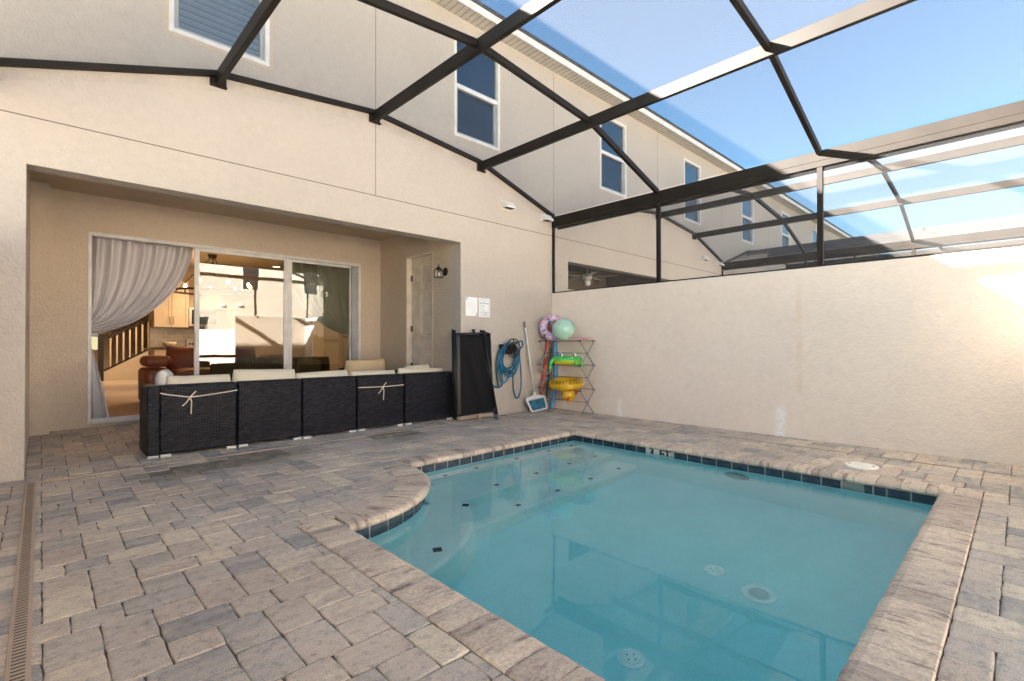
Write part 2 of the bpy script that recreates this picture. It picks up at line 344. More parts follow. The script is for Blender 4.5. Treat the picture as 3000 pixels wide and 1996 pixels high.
def house(label, name='townhouse', lived=True):
    h = thing(name, label, 'house', (-3.39, 0, 0), 'row of terraced townhouses')
    xs = sorted([XA, XB, *OPX, *WINS[0], *WINS[1]]); zs = [-0.3, OPZ, *WZ, 5.90]
    hole = lambda x, z: (inr(x, *OPX) and z < OPZ) or (inr(z, *WZ) and (inr(x, *WINS[0]) or inr(x, *WINS[1])))
    gridwall(xs, zs, 0.0, 0.20, hole).build('wall', m_stucco_up, h)
    # the covered porch: side walls, pilaster, back wall with the opening for the sliding door
    p = MB()
    gridwall([0.2, DY[0], DY[1], LY - .001], [-0.3, DZ[0], DZ[1], 2.96], -1.98, -1.80, lambda y, z: inr(y, *DY) and inr(z, *DZ), 'x', p)
    p.box(XA, -6.47, 0.2, LY, -0.3, 2.96); p.box(-6.47, -6.30, 2.12, LY - .002, -0.3, 2.959)
    gridwall([XA, SLX[0], SLX[1], -1.80], [-0.3, SLZ[0], SLZ[1], 2.96], LY, LY + 0.14, lambda x, z: inr(x, *SLX) and inr(z, *SLZ), 'y', p)
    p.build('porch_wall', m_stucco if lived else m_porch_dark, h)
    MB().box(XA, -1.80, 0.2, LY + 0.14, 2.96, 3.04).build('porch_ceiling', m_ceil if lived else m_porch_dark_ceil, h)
    # control joints cut in the stucco
    j = MB(); j.box(XA, XB, -0.0016, 0.004, 2.973, 2.983); j.build('control_joint', m_groove, h)
    for xj in (-3.336, 0.064): MB().box(xj - 0.004, xj + 0.004, -0.0012, 0.004, 2.986, 5.84).build('control_joint', m_groove, h)
    for x0, x1 in WINS: window(h, x0, x1)
    vent(h, -1.075, 3.29); vent(h, -0.175, 3.25)
    # roof edge
    rf = MB(); k = [(-0.30, 5.955), (-0.30, 6.01), (7.0, 9.0), (14.35, 6.01), (14.35, 5.955)]
    a = rf.pts([(XA, y, z) for y, z in k]); b = rf.pts([(XB, y, z) for y, z in k])
    rf.f += [(a + i, a + (i + 1) % 5, b + (i + 1) % 5, b + i) for i in range(5)] + [tuple(a + i for i in range(5)), tuple(b + i for i in reversed(range(5)))]
    rf.build('roof', m_shingle, h)
    MB().box(XA, XB, -0.285, -0.265, 5.845, 5.953).build('fascia', m_fascia, h)
    so = MB(); so.box(XA, XB, -0.264, -0.001, 5.862, 5.875); so.build('soffit', m_soffit, h)
    sg = MB(); x = XA + 0.05
    while x < XB: sg.box(x, x + 0.006, -0.262, -0.004, 5.859, 5.861); x += 0.10
    sg.build('soffit_groove', m_joint, h)
    # porch utility door in the right-hand return wall
    d = MB(); d.box(-1.89, -1.85, DY[0] + .03, DY[1] - .03, DZ[0] + .01, DZ[1] - .03); dd = d.build('door', m_door, h)
    for (ya, yb) in ((0.785, 1.055), (1.125, 1.395)):
        for (za, zb) in ((2.07, 2.42), (1.22, 1.95), (0.25, 0.98)):
            q = MB(); q.box(-1.894, -1.888, ya, yb, za, zb); q.build('door_panel', m_door, dd, bev=0.004)
            q = MB(); e = 0.03; k = q.pts([(-1.8945, ya + e, za + e), (-1.8945, yb - e, za + e), (-1.8945, yb - e, zb - e), (-1.8945, ya + e, zb - e)]); w = 0.025
            k2 = q.pts([(-1.906, ya + e + w, za + e + w), (-1.906, yb - e - w, za + e + w), (-1.906, yb - e - w, zb - e - w), (-1.906, ya + e + w, zb - e - w)])
            q.f += [(k2, k2 + 1, k2 + 2, k2 + 3)] + [(k + i, k + (i + 1) % 4, k2 + (i + 1) % 4, k2 + i) for i in range(4)]; q.build('door_panel', m_door, dd)
    f = MB(); f.box(-1.983, -1.83, DY[1] - 0.028, DY[1], DZ[0], DZ[1]); f.box(-1.983, -1.83, DY[0], DY[0] + 0.028, DZ[0], DZ[1]); f.box(-1.983, -1.83, DY[0] + .028, DY[1] - .028, DZ[1] - 0.028, DZ[1])
    f.build('door_frame', m_door, h)
    for z in (2.20, 1.36, 0.74):
        q = MB(); q.tube([(-1.905, DY[1] - 0.034, z - 0.05), (-1.905, DY[1] - 0.034, z + 0.05)], 0.009, 8); q.box(-1.896, -1.8905, DY[1] - 0.075, DY[1] - 0.034, z - 0.048, z + 0.048); q.build('hinge', m_hinge, dd)
    # sliding glass door
    sd = MB(); fx0, fx1 = SLX; fz0, fz1 = SLZ
    sd.box(fx0, fx0 + .035, LY - .012, LY + .13, fz0, fz1); sd.box(fx1 - .045, fx1, LY - .012, LY + .13, fz0, fz1); sd.box(fx0 + .035, fx1 - .045, LY - .012, LY + .13, fz1 - .045, fz1)
    s = sd.build('sliding_door', m_alu, h, bev=0.004)
    tr = MB(); tr.box(fx0 + .035, fx1 - .045, LY - .03, LY + .13, fz0 - .01, fz0 + .025)
    for yy in (0.0, 0.045, 0.09): tr.box(fx0 + .035, fx1 - .045, LY + yy, LY + yy + .008, fz0 + .025, fz0 + .045)
    tr.build('sill_track', m_alu, s)
    tr = MB()
    for i, yy in enumerate((0.0, 0.035, 0.07)): tr.box(fx1 - .16 + .03 * i, fx1 - .045, LY + yy, LY + yy + .02, fz0 + .046, fz1 - .046)
    tr.build('side_track', m_alu2, s)
    def panel(a, b, y, st=0.062):
        q = MB(); z0, z1 = fz0 + .05, fz1 - .046
        q.box(a, a + st, y, y + .035, z0, z1); q.box(b - st, b, y, y + .035, z0, z1); q.box(a + st, b - st, y, y + .035, z1 - .04, z1); q.box(a + st, b - st, y, y + .035, z0, z0 + .09)
        o = q.build('door_panel', m_alu, s, bev=0.003)
        g = MB(); g.box(a + st, b - st, y + .014, y + .020, z0 + .09, z1 - .04); g.build('pane', m_glass, o)
        return o
    pn = panel(-4.835, -3.575, LY + 0.005); panel(-3.56, -2.475, LY + 0.05)
    q = MB(); q.box(-4.825, -4.795, LY - .012, LY + .004, 1.02, 1.30); q.build('handle', m_alu, pn, bev=0.004)
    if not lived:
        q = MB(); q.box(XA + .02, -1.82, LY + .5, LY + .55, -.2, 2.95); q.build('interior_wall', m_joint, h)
    return h
home = house('beige two-storey townhouse whose porch holds the sliding glass door')

# ---------------------------------------------------------------- inside the living room
m_iwall = plain('warm_interior_paint', (0.42, 0.32, 0.23), 0.8, 0, 0.04)
m_cab = plain('cream_cabinet', (0.66, 0.56, 0.43), 0.45, 0, 0.04)
m_dark = plain('espresso_wood', (0.022, 0.016, 0.014), 0.4)
m_counter = plain('dark_granite', (0.05, 0.04, 0.035), 0.25, 0, 0.5, 40)
m_steel = plain('stainless_steel', (0.45, 0.44, 0.42), 0.3, 0.8)
m_leather = plain('red_brown_leather', (0.22, 0.060, 0.030), 0.5, 0, 0.25, 4, 8, 0.01)
m_olive = plain('olive_brown_upholstery', (0.085, 0.065, 0.036), 0.85, 0, 0.2, 5)
m_tan = plain('taupe_cushion', (0.30, 0.25, 0.19), 0.9, 0, 0.15, 8)
m_leaf = plain('dark_green_leaf', (0.035, 0.06, 0.025), 0.5)
def floortile():
    m, t, p = nt('wood_look_tile'); co = objco(t)
    b = N(t, 'TexBrick', Scale=1.0); b.offset = 0.5; L(t, co, b.inputs['Vector'])
    for k, v in (('Brick Width', 1.2), ('Row Height', 0.30), ('Mortar Size', 0.004)): b.inputs[k].default_value = v
    b.inputs['Color1'].default_value = (0.52, 0.41, 0.31, 1); b.inputs['Color2'].default_value = (0.44, 0.34, 0.25, 1); b.inputs['Mortar'].default_value = (0.70, 0.62, 0.52, 1)
    g = noise(t, objco(t, (2, 30, 1)), 2, 4)
    c = mixc(t, 0.25, b.outputs[0], ramp(t, g, [(0.3, (0.2, 0.12, 0.07)), (0.7, (0.55, 0.40, 0.27))]).outputs[0])
    L(t, c, p.inputs['Base Color']); p.inputs['Roughness'].default_value = 0.35; return m
m_ftile = floortile()
iw = MB(); iw.box(-6.75, -6.60, LY + .141, 14, .1, 2.95); iw.box(-.20, .05, LY + .141, 14, .1, 2.95); iw.box(-6.6, -.2, 14.0, 14.1, .1, 2.95)
iw.box(-4.62, -0.2, 7.95, 8.05, .12, 2.95)          # kitchen wall
iw.build('interior_wall', m_iwall, home)
MB().box(-6.6, -.2, LY + .141, 14, .05, .12).build('interior_floor', m_ftile, home)
MB().box(-6.6, -.2, LY + .141, 14, 2.9, 2.94).build('interior_ceiling', m_iwall, home)
# front door with a daylit window
d = MB(); d.box(-5.75, -4.80, 13.90, 13.95, .12, 2.2); fd = d.build('front_door', m_cab, home)
MB().box(-5.55, -5.12, 13.885, 13.898, 0.95, 1.62).build('window', emit('daylit_glass', (1.0, 0.90, 0.50), .045), fd)
# staircase
st = MB(); st.prism([(0, 0), (0, 0), (0, 0)], 0, 0); st = MB()
k = st.pts([(-5.14, 11.55, .12), (-3.0, 11.55, .12), (-3.0, 11.55, 1.62), (-5.14, 11.55, .36)]); k2 = st.pts([(-5.14, 11.65, .12), (-3.0, 11.65, .12), (-3.0, 11.65, 1.62), (-5.14, 11.65, .36)])
st.f += [(k, k + 1, k + 2, k + 3), (k2 + 3, k2 + 2, k2 + 1, k2)] + [(k + i, k2 + i, k2 + (i + 1) % 4, k + (i + 1) % 4) for i in range(4)]
for i in range(9): st.box(-5.14 + .24 * i, -4.9 + .24 * i, 11.65, 12.6, .12, .30 + .17 * i)
stair = st.build('staircase', m_cab, home)
q = MB(); q.box(-5.26, -5.145, 11.54, 11.66, .12, 1.36); q.box(-5.28, -5.125, 11.52, 11.68, 1.36, 1.40); q.build('newel_post', m_dark, stair, bev=0.006)
q = MB(); q.bar((-5.14, 11.6, 1.26), (-3.0, 11.6, 2.46), .07, .06); q.bar((-5.14, 11.6, .40), (-3.0, 11.6, 1.64), .06, .04); q.build('handrail', m_dark, stair)
q = MB()
for i in range(14):
    x = -5.0 + .14 * i; q.box(x - .018, x + .018, 11.585, 11.615, .42 + .58 * (x + 5.14), 1.26 + .56 * (x + 5.14))
q.build('baluster', m_cab, stair)
def simple(name, mb, m, label, cat, group=None, **k):
    return tag(mb.build(name, m, None, **k), label, cat, group)
# kitchen
t = thing('kitchen_cabinet', 'cream wall cabinet with two doors seen through the open door under the curtain', 'cabinet', (-4.25, 7.8, 1.49))
MB().box(-4.58, -3.93, 7.62, 7.949, 1.49, 2.55).build('cabinet_body', m_cab, t)
for x0 in (-4.575, -4.252):
    dr = MB(); dr.box(x0, x0 + .317, 7.598, 7.618, 1.495, 2.545); dr = dr.build('cabinet_door', m_cab, t)
    q = MB()
    for a in ((x0 + .0, x0 + .05, 1.495, 2.545), (x0 + .267, x0 + .317, 1.495, 2.545), (x0 + .05, x0 + .267, 1.495, 1.55), (x0 + .05, x0 + .267, 2.49, 2.545)): q.box(a[0], a[1], 7.588, 7.597, a[2], a[3])
    q.build('door_frame', m_cab, dr)
    hx = x0 + .285 if x0 < -4.4 else x0 + .032
    q = MB(); q.tube([(hx, 7.565, 1.56), (hx, 7.565, 1.74)], .007, 8); q.box(hx - .004, hx + .004, 7.565, 7.587, 1.58, 1.59); q.box(hx - .004, hx + .004, 7.565, 7.587, 1.71, 1.72); q.build('handle', m_steel, dr)
t = thing('microwave', 'steel microwave mounted beside the cream wall cabinet', 'microwave', (-3.55, 7.8, 1.52))
MB().box(-3.925, -3.17, 7.6, 7.949, 1.52, 1.95).build('case', m_steel, t, bev=.01); MB().box(-3.87, -3.38, 7.588, 7.598, 1.57, 1.90).build('door_window', m_blackmetal, t)
t = thing('kitchen_counter', 'kitchen base units with a dark granite top below the tiled backsplash', 'counter', (-3.5, 7.6, .12))
MB().box(-4.60, -3.94, 7.35, 7.949, .12, 1.0).build('base_unit', m_cab, t); MB().box(-4.63, -3.935, 7.30, 7.949, 1.0, 1.04).build('worktop', m_counter, t, bev=.005)
def splash():
    m, t_, p = nt('subway_tile'); mp = N(t_, 'Mapping'); tc = N(t_, 'TexCoord'); L(t_, tc.outputs['Object'], mp.inputs[0]); mp.inputs['Rotation'].default_value = (R(90), 0, 0)
    b = N(t_, 'TexBrick', Scale=1.0); L(t_, mp.outputs[0], b.inputs['Vector'])
    for kk, v in (('Brick Width', .2), ('Row Height', .1), ('Mortar Size', .004)): b.inputs[kk].default_value = v
    b.inputs['Color1'].default_value = (.50, .46, .40, 1); b.inputs['Color2'].default_value = (.36, .34, .31, 1); b.inputs['Mortar'].default_value = (.62, .58, .52, 1)
    L(t_, b.outputs[0], p.inputs['Base Color']); p.inputs['Roughness'].default_value = .15; return m
MB().box(-4.60, -3.0, 7.940, 7.948, 1.045, 1.485).build('backsplash', splash(), t)
t = thing('cooker', 'black and steel cooker set into the kitchen counter', 'cooker', (-3.55, 7.6, .12))
MB().box(-3.93, -3.17, 7.33, 7.93, .12, 1.02).build('oven', m_blackmetal, t, bev=.01); MB().box(-3.93, -3.17, 7.85, 7.935, 1.02, 1.22).build('control_panel', m_steel, t, bev=.01)
for x in (-3.86, -3.80, -3.30, -3.24): MB().lathe([(0, -.02), (.022, -.02), (.022, 0)], (x, 7.85, 1.12), (0, 1, 0), 10).build('knob', m_blackmetal, t)
q = MB(); q.lathe([(.0, 0), (.05, 0), (.11, .05), (.13, .12), (.12, .12), (.1, .06), (0, .02)], (-4.30, 7.55, 1.041), n=18)
simple('bowl', q, m_cab, 'pale bowl standing on the kitchen worktop', 'bowl', smooth=True)
t = thing('pantry_cupboard', 'tall cream cupboard at the right side of the living room behind the closed glass', 'cupboard', (-.7, 6.9, .12))
MB().box(-1.25, -.21, 6.6, 7.2, .12, 2.4).build('cupboard_body', m_cab, t); MB().box(-1.23, -.75, 6.575, 6.598, 1.2, 2.35).build('cupboard_door', m_cab, t); MB().box(-1.23, -.75, 6.575, 6.598, .2, 1.18).build('cupboard_door', m_cab, t)
# leather recliner sofa
t = thing('recliner_sofa', 'red brown leather recliner sofa with padded arms inside the living room', 'sofa', (-4.2, 4.5, .12))
q = MB(); q.box(-5.10, -3.1, 4.1, 4.95, .16, .55); q.build('base', m_leather, t, bev=.05)
for x in (-5.02, -3.20):
    q = MB(); q.box(x - .17, x + .17, 3.95, 4.75, .14, .72); a = q.build('armrest', m_leather, t, bev=.07, seg=3)
    q = MB(); q.box(x - .19, x + .19, 3.92, 4.45, .74, .92); q.build('arm_pad', m_leather, a, bev=.085, seg=4)
for x in (-4.45, -3.75): MB().pillow((x, 4.62, .80), .72, .38, .56, (R(-8), 0, 0), seed=int(x * 10)).build('back_cushion', m_leather, t, smooth=True); MB().pillow((x, 4.25, .60), .70, .22, .62, (R(90), 0, 0), seed=int(x * 9)).build('seat_cushion', m_leather, t, smooth=True)
t = thing('couch', 'low olive brown couch with its back to the closed glass panes', 'sofa', (-3.3, 3.4, .12))
q = MB(); q.box(-4.45, -2.55, 3.2, 4.0, .16, .5); q.build('base', m_olive, t, bev=.05)
for x in (-4.1, -3.47, -2.85): MB().pillow((x, 3.28, .66), .66, .26, .46, (R(6), 0, 0), seed=int(x * 7)).build('back_cushion', m_olive, t, smooth=True)
tag(MB().pillow((-2.98, 3.05, .66), .42, .16, .42, (R(-10), R(12), R(8)), seed=3).build('throw_pillow', m_tan, smooth=True), 'taupe throw pillow leaning against the back of the olive couch', 'pillow')
t = thing('potted_plant', 'small spiky dark green plant in a pot just behind the glass', 'plant', (-3.84, 2.85, .12))
MB().lathe([(.0, 0), (.10, 0), (.13, .50), (.11, .50), (0, .46)], (-3.84, 2.85, .121), n=16).build('pot', m_dark, t)
q = MB()
for i in range(14):
    a = i * 2.4; l = .16 + .06 * (i % 3); dx, dy = math.cos(a), math.sin(a)
    q.tube([(-3.84 + dx * l * f, 2.85 + dy * l * f, .60 + .28 * math.sin(f * 1.9)) for f in (0, .4, .75, 1)], [.012, .014, .009, .002], 5)
q.build('leaves', m_leaf, t)
# wheel chandelier
CH = Vector((-3.9, 5.6, 2.15))
t = thing('chandelier', 'black wheel chandelier with glowing candle bulbs on its rim', 'chandelier', (CH.x, CH.y, 2.9))
q = MB(); q.torus(CH, .70, .022, n=48, m=8); q.build('rim', m_dark, t)
q = MB()
for i in range(3):
    a = 2.09 * i + .4; q.tube([CH + Vector((.70 * math.cos(a), .70 * math.sin(a), 0)), CH + Vector((.03 * math.cos(a), .03 * math.sin(a), .68))], .010, 6)
q.build('hanger_rod', m_dark, t)
MB().lathe([(.0, 0), (.06, 0), (.09, .07), (0, .07)], CH + Vector((0, 0, .675)), n=16).build('ceiling_mount', m_dark, t)
m_bulb = emit('warm_bulb', (1.0, 0.62, 0.25), 8)
for i in range(9):
    a = 2 * math.pi * i / 9; c = CH + Vector((.70 * math.cos(a), .70 * math.sin(a), 0))
    h_ = MB().tube([c + Vector((0, 0, .02)), c + Vector((0, 0, .11))], .016, 8).build('candle_holder', m_dark, t)
    MB().ball(c + Vector((0, 0, .15)), .026, 10, 6, (1, 1, 1.6)).build('bulb', m_bulb, h_, smooth=True)
def lamp(name, loc, w, r):
    l = bpy.data.lights.new(name, 'POINT'); l.energy = w; l.color = (1.0, .68, .40); l.shadow_soft_size = r
    o = bpy.data.objects.new(name, l); o.location = loc; col.objects.link(o)
lamp('chandelier_light', CH + Vector((0, 0, -.15)), 2.2, .15)
m_can = emit('recessed_lamp', (1.0, .75, .45), 1.2)
for i, (x, y) in enumerate(((-2.45, 6.3), (-3.4, 7.1), (-1.6, 5.2), (-5.0, 10.5))):
    c = thing('recessed_light', ('glowing recessed ceiling light right of the chandelier', 'recessed ceiling light farthest back, over the cooker', 'recessed ceiling light nearest the right curtain', 'recessed ceiling light in the hall by the stairs')[i], 'ceiling light', (x, y, 2.9), 'recessed ceiling lights')
    q = MB(); q.lathe([(.075, 0), (.10, 0), (.10, -.012), (.075, -.006)], (x, y, 2.899), n=20); q.build('trim_ring', m_white, c)
    q = MB(); q.lathe([(0, -.003), (.074, -.003)], (x, y, 2.899), n=20); q.build('lens', m_can, c)
    l_ = bpy.data.lights.new('recessed_light_glow', 'SPOT'); l_.energy = (7.5, 7.5, 7.5, 22)[i]; l_.color = (1.0, .72, .46); l_.spot_size = R(130); l_.spot_blend = .6; l_.shadow_soft_size = .08
    lo_ = bpy.data.objects.new('recessed_light_glow', l_); lo_.location = (x, y, 2.88); col.objects.link(lo_)
# curtains drawn to the side, gathered at a tie
m_curtL = plain('pale_grey_curtain', (0.56, 0.535, 0.545), 0.85, 0, 0.05, 3, 0, 0, .2)
m_curtR = plain('grey_green_curtain', (0.78, 0.78, 0.71), 0.85, 0, 0.05, 3)
def curtain(name, label, x_tie, x_far, y, m, z_tie, hang):
    t = thing(name, label, 'curtain', (x_tie, y, .12), 'curtains at the sliding door')
    nu, nv = 90, 46; mb = MB(); zt = 2.56
    for i in range(nu + 1):
        u = i / nu
        for j in range(nv + 1):
            v = j / nv
            tx, tz = x_tie + (x_far - x_tie) * u, zt
            bx, bz = x_tie + (x_far - x_tie) * .012 * u, z_tie + .30 * (1 - u) + .02
            # fall straight down first, then sweep to the tie
            wd_ = x_far - x_tie; bz = z_tie + .10 + .20 * (1 - u)
            c1x, c1z = tx, zt - hang + .30 * u
            c2x, c2z = x_tie + wd_ * .52 * u, bz + .05 + .02 * u
            a, b, c, d = (1 - v) ** 3, 3 * v * (1 - v) ** 2, 3 * v * v * (1 - v), v ** 3
            x = a * tx + b * c1x + c * c2x + d * bx; z = a * tz + b * c1z + c * c2z + d * bz
            fold = math.sin(u * 2 * math.pi * 7.5 + .8 * math.sin(u * 9) + v * 1.2) * .056 + math.sin(u * 2 * math.pi * 17 + v * 2) * .014 * (.3 + v)
            if u > .8: fold += .035 * math.sin((u - .8) * 5 * math.pi * 4) * v
            wr = mnoise.noise(Vector((u * 14, v * 3, 1.7))) * .014 + mnoise.noise(Vector((x * 9, z * 9, 4))) * .010
            mb.v.append((x, y + (fold + wr) * (1 - .35 * v) - .03 * v, z))
    for i in range(nu):
        for j in range(nv):
            a = i * (nv + 1) + j; mb.f.append((a, a + nv + 1, a + nv + 2, a + 1))
    mb.build('drape', m, t, smooth=True, recalc=False)
    s = 1 if x_far > x_tie else -1; tl = MB(); nu, nv = 24, 14
    for i in range(nu + 1):
        u = i / nu
        for j in range(nv + 1):
            v = j / nv; wd = .02 + .21 * v ** .8
            tl.v.append((x_tie + s * (u * wd), y + .03 * math.sin(u * 11 + v) * (.4 + v) - .02, z_tie + .05 - (z_tie - .12) * v - .05))
    for i in range(nu):
        for j in range(nv):
            a = i * (nv + 1) + j; tl.f.append((a, a + nv + 1, a + nv + 2, a + 1))
    tl.build('curtain_tail', m, t, smooth=True, recalc=False)
    q = MB(); q.torus((x_tie + s * .03, y, z_tie + .10), .07, .016, (.2 * s, 0, 1), 20, 8); q.build('tieback', m, t)
curtain('curtain', 'pale grey curtain swept left and tied back in the open part of the sliding door', -5.955, -4.81, LY + .24, m_curtL, 1.13, .92)
curtain('curtain', 'grey green curtain tied back to the right behind the closed glass', -2.45, -3.60, LY + .24, m_curtR, 1.15, .92)

# ---------------------------------------------------------------- screen enclosure (cage) over the yard
NODE = [(-6.74, 3.27), (-5.09, 3.80), (-3.355, 3.975), (-1.60, 3.79), (0.03, 3.27)]    # roof profile along the house, underside reference
YB = (-2.03, -4.06, -6.07)
BH = 0.13
def cage(label, name='pool_cage'):
    c = thing(name, label, 'screen enclosure', (-3.39, -3.0, 0), 'screen enclosures over the yards')
    top = lambda i: (NODE[i][0], NODE[i][1] + .055)
    for i in range(4):                                 # rail screwed to the house wall
        (xa, za), (xb, zb) = top(i), top(i + 1)
        MB().bar((xa, -.027, za - .012), (xb, -.027, zb - .012), .05, .056).build('wall_rail', m_bronze, c, bev=.004)
    for i in (1, 2, 3):
        x, z = top(i); q = MB(); q.box(x - .025, x + .025, YB[2], -.002, z - BH, z); b = q.build('roof_beam', m_bronze, c, bev=.004)
        q = MB(); q.box(x - .075, x + .075, -.012, -.0005, z - BH - .015, z - .03); q.box(x - .075, x - .026, -.05, -.012, z - BH - .014, z - BH - .006); q.box(x + .026, x + .075, -.05, -.012, z - BH - .014, z - BH - .006); q.build('bracket', m_bronze, b)
        for k in range(9): MB().lathe([(.006, 0), (.006, .003), (0, .003)], (x - .0255, -.25 - .6 * k, z - BH + .018), (-1, 0, 0), 6).build('screw', m_blackmetal, b)
    for x, s in ((NODE[0][0], 1), (NODE[4][0], -1)):      # eave: a deep beam with a smaller one under it
        q = MB(); z = 3.30; q.box(x - .025, x + .025, YB[2], -.002, z - .115, z); q.box(x - .02 + s * .005, x + .02 + s * .005, YB[2], -.002, z - .185, z - .1155)
        q.build('eave_beam', m_bronze, c, bev=.003)
        for y in (-.028, *YB) if s < 0 else ():
            w = .036 if y == -.028 else .060
            q = MB(); q.box(x - .02, x + .02, y - w / 2, y + w / 2, 1.985, 3.115); q.build('post', m_bronze, c, bev=.004)
        if s < 0: q = MB(); q.box(x - .022, x + .022, YB[2] + .05, -.052, 1.983, 1.997); q.build('bottom_rail', m_bronze, c)
    for y in YB:
        for i in range(4):
            (xa, za), (xb, zb) = top(i), top(i + 1)
            d = 1 if i else 0
            A = Vector((xa + .026, y, za - .04)); B = Vector((xb - .026, y, zb - .04))
            MB().bar(A, B, .05, .07).build('purlin', m_bronze, c, bev=.004)
    ys = (-.055, *YB)
    for i in range(4):                                 # insect mesh, one sheet per bay
        (xa, za), (xb, zb) = top(i), top(i + 1)
        for a, b in zip(ys, ys[1:]):
            MB().quad((xa, a, za + .002), (xb, a, zb + .002), (xb, b, zb + .002), (xa, b, za + .002)).build('screen_panel', m_screen, c)
    for x in (NODE[4][0],):
        for a, b in zip((-.05, *YB), YB):
            MB().quad((x, a - .02, 2.003), (x, b + .043, 2.003), (x, b + .043, 3.115), (x, a - .02, 3.115)).build('screen_panel', m_screen, c)
    # end wall towards the path: head rail, uprights, mesh above
    q = MB(); q.box(NODE[0][0] + .026, NODE[4][0] - .026, YB[2] - .025, YB[2] + .025, 3.10, 3.20); q.build('end_rail', m_bronze, c)
    for x in (-5.09, -3.355, -1.60):
        q = MB(); q.box(x - .025, x + .025, YB[2] - .04, YB[2] + .04, 1.99 if x > -2.2 else .02, 3.0995); q.build('post', m_bronze, c)
    q = MB(); q.box(NODE[0][0] + .03, -2.12, YB[2] - .02, YB[2] + .02, .72, .80); q.box(NODE[0][0] + .03, -2.12, YB[2] - .02, YB[2] + .02, .02, .06); q.build('end_rail', m_bronze, c)
    for za, zb, xa in ((.06, .72, -2.12), (.80, 3.10, -2.12), (1.99, 3.10, -.0)):
        x0 = NODE[0][0] + .03 if xa < -1 else -2.12
        MB().quad((x0, YB[2], za), (xa - .01, YB[2], za), (xa - .01, YB[2], zb), (x0, YB[2], zb)).build('screen_panel', m_screen, c)
    return c
cage0 = cage('dark bronze screen enclosure over the paved patio and pool')

# ---------------------------------------------------------------- garden walls
def side_wall(label):
    w = thing('garden_wall', label, 'wall', (0.1, -3.2, 0), 'garden walls between the yards')
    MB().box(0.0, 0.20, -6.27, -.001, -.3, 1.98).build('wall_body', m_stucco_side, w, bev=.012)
    return w
gw = side_wall('long beige stucco garden wall on the right side of the pool')
def add_mark(m, cy_, hw, z0, z1, colr, dens, nsc):
    """a vertical mark (lime bloom, rust run) with its own place on the wall"""
    t = m.node_tree; p = t.nodes['Principled BSDF']; co = objco(t); src = p.inputs['Base Color'].links[0].from_socket
    wob = N(t, 'Math', operation='MULTIPLY_ADD'); L(t, noise(t, co, 5, 3), wob.inputs[0]); wob.inputs[1].default_value = hw * .9
    sx = N(t, 'SeparateXYZ'); L(t, co, sx.inputs[0]); L(t, sx.outputs[1], wob.inputs[2])
    a = N(t, 'Math', operation='SUBTRACT'); L(t, wob.outputs[0], a.inputs[0]); a.inputs[1].default_value = cy_ + 3.2 + hw * .45
    b = N(t, 'Math', operation='ABSOLUTE'); L(t, a.outputs[0], b.inputs[0])
    zf = N(t, 'MapRange'); zf.inputs[1].default_value = z1; zf.inputs[2].default_value = z0; L(t, sx.outputs[2], zf.inputs[0])      # 1 low, 0 high
    w = N(t, 'MapRange'); w.inputs[1].default_value = hw; w.inputs[2].default_value = hw * .35; L(t, b.outputs[0], w.inputs[0])
    nz = ramp(t, noise(t, co, nsc, 5, .65), [(.34, (.1,) * 3), (.60, (1,) * 3)])
    zs = ramp(t, zf.outputs[0], [(0, (0,) * 3), (.25, (.8,) * 3), (.9, (1,) * 3), (1.0, (1 if z0 <= 0 else 0,) * 3)])
    m1_ = N(t, 'Math', operation='MULTIPLY'); L(t, w.outputs[0], m1_.inputs[0]); L(t, zs.outputs[0], m1_.inputs[1])
    m2_ = N(t, 'Math', operation='MULTIPLY'); L(t, m1_.outputs[0], m2_.inputs[0]); L(t, nz.outputs[0], m2_.inputs[1])
    m3_ = N(t, 'Math', operation='MULTIPLY'); L(t, m2_.outputs[0], m3_.inputs[0]); m3_.inputs[1].default_value = dens
    L(t, mixc(t, m3_.outputs[0], src, colr), p.inputs['Base Color'])
add_mark(m_stucco_side, -1.385, .050, 0, .30, (.93, .92, .91), 1.0, 34)
add_mark(m_stucco_side, -3.645, .075, 0, .40, (.93, .92, .91), 1.0, 34)
add_mark(m_stucco_side, -3.845, .045, .5, 1.97, (.66, .46, .27), .33, 3)
#add_mark(m_stucco_side, -5.00, .03, 1.1, 1.97, (.5, .38, .27), .35, 4)
bw = MB(); bw.box(-2.10, -.002, -6.27, -6.11, -.3, 1.98)
tag(bw.build('garden_wall', stucco('tan_stucco_end_wall', (.44, .385, .325)), bev=.01), 'short beige stucco wall closing the yard end, opposite the sliding door', 'wall', 'garden walls between the yards')

# ---------------------------------------------------------------- neighbours
nb = house('next townhouse beyond the garden wall, with a dark empty porch', 'townhouse', False)
nb.location.x += W
for c in list(col.objects):
    pass
far1 = dup(nb, (-3.39 + 2 * W, 0, 0), 'second neighbouring townhouse beyond the garden wall')
far2 = dup(nb, (-3.39 + 3 * W, 0, 0), 'third neighbouring townhouse beyond the garden wall')
far3 = dup(nb, (-3.39 + 4 * W, 0, 0), 'farthest townhouse at the end of the roof line')
for k in (-1, -2, -3): dup(nb, (-3.39 + k * W, 0, 0), ('', 'townhouse adjoining on the left, outside the photo', 'second townhouse to the left, outside the photo', 'third townhouse to the left, outside the photo')[-k])
for k in range(-2, 4): dup(nb, (-3.39 + k * W + .4, -19.8, 0), 'sunlit townhouse across the path, number %s from the left seen in the glass' % ('one', 'two', 'three', 'four', 'five', 'six')[3 - k], 'townhouses across the path', math.pi)
for k, l in ((1, 'neighbouring screen enclosure right behind the garden wall'), (2, 'second screen enclosure beyond the garden wall'), (3, 'farthest screen enclosure beyond the garden wall')): dup(cage0, (-3.39 + k * W, -3.0, 0), l)
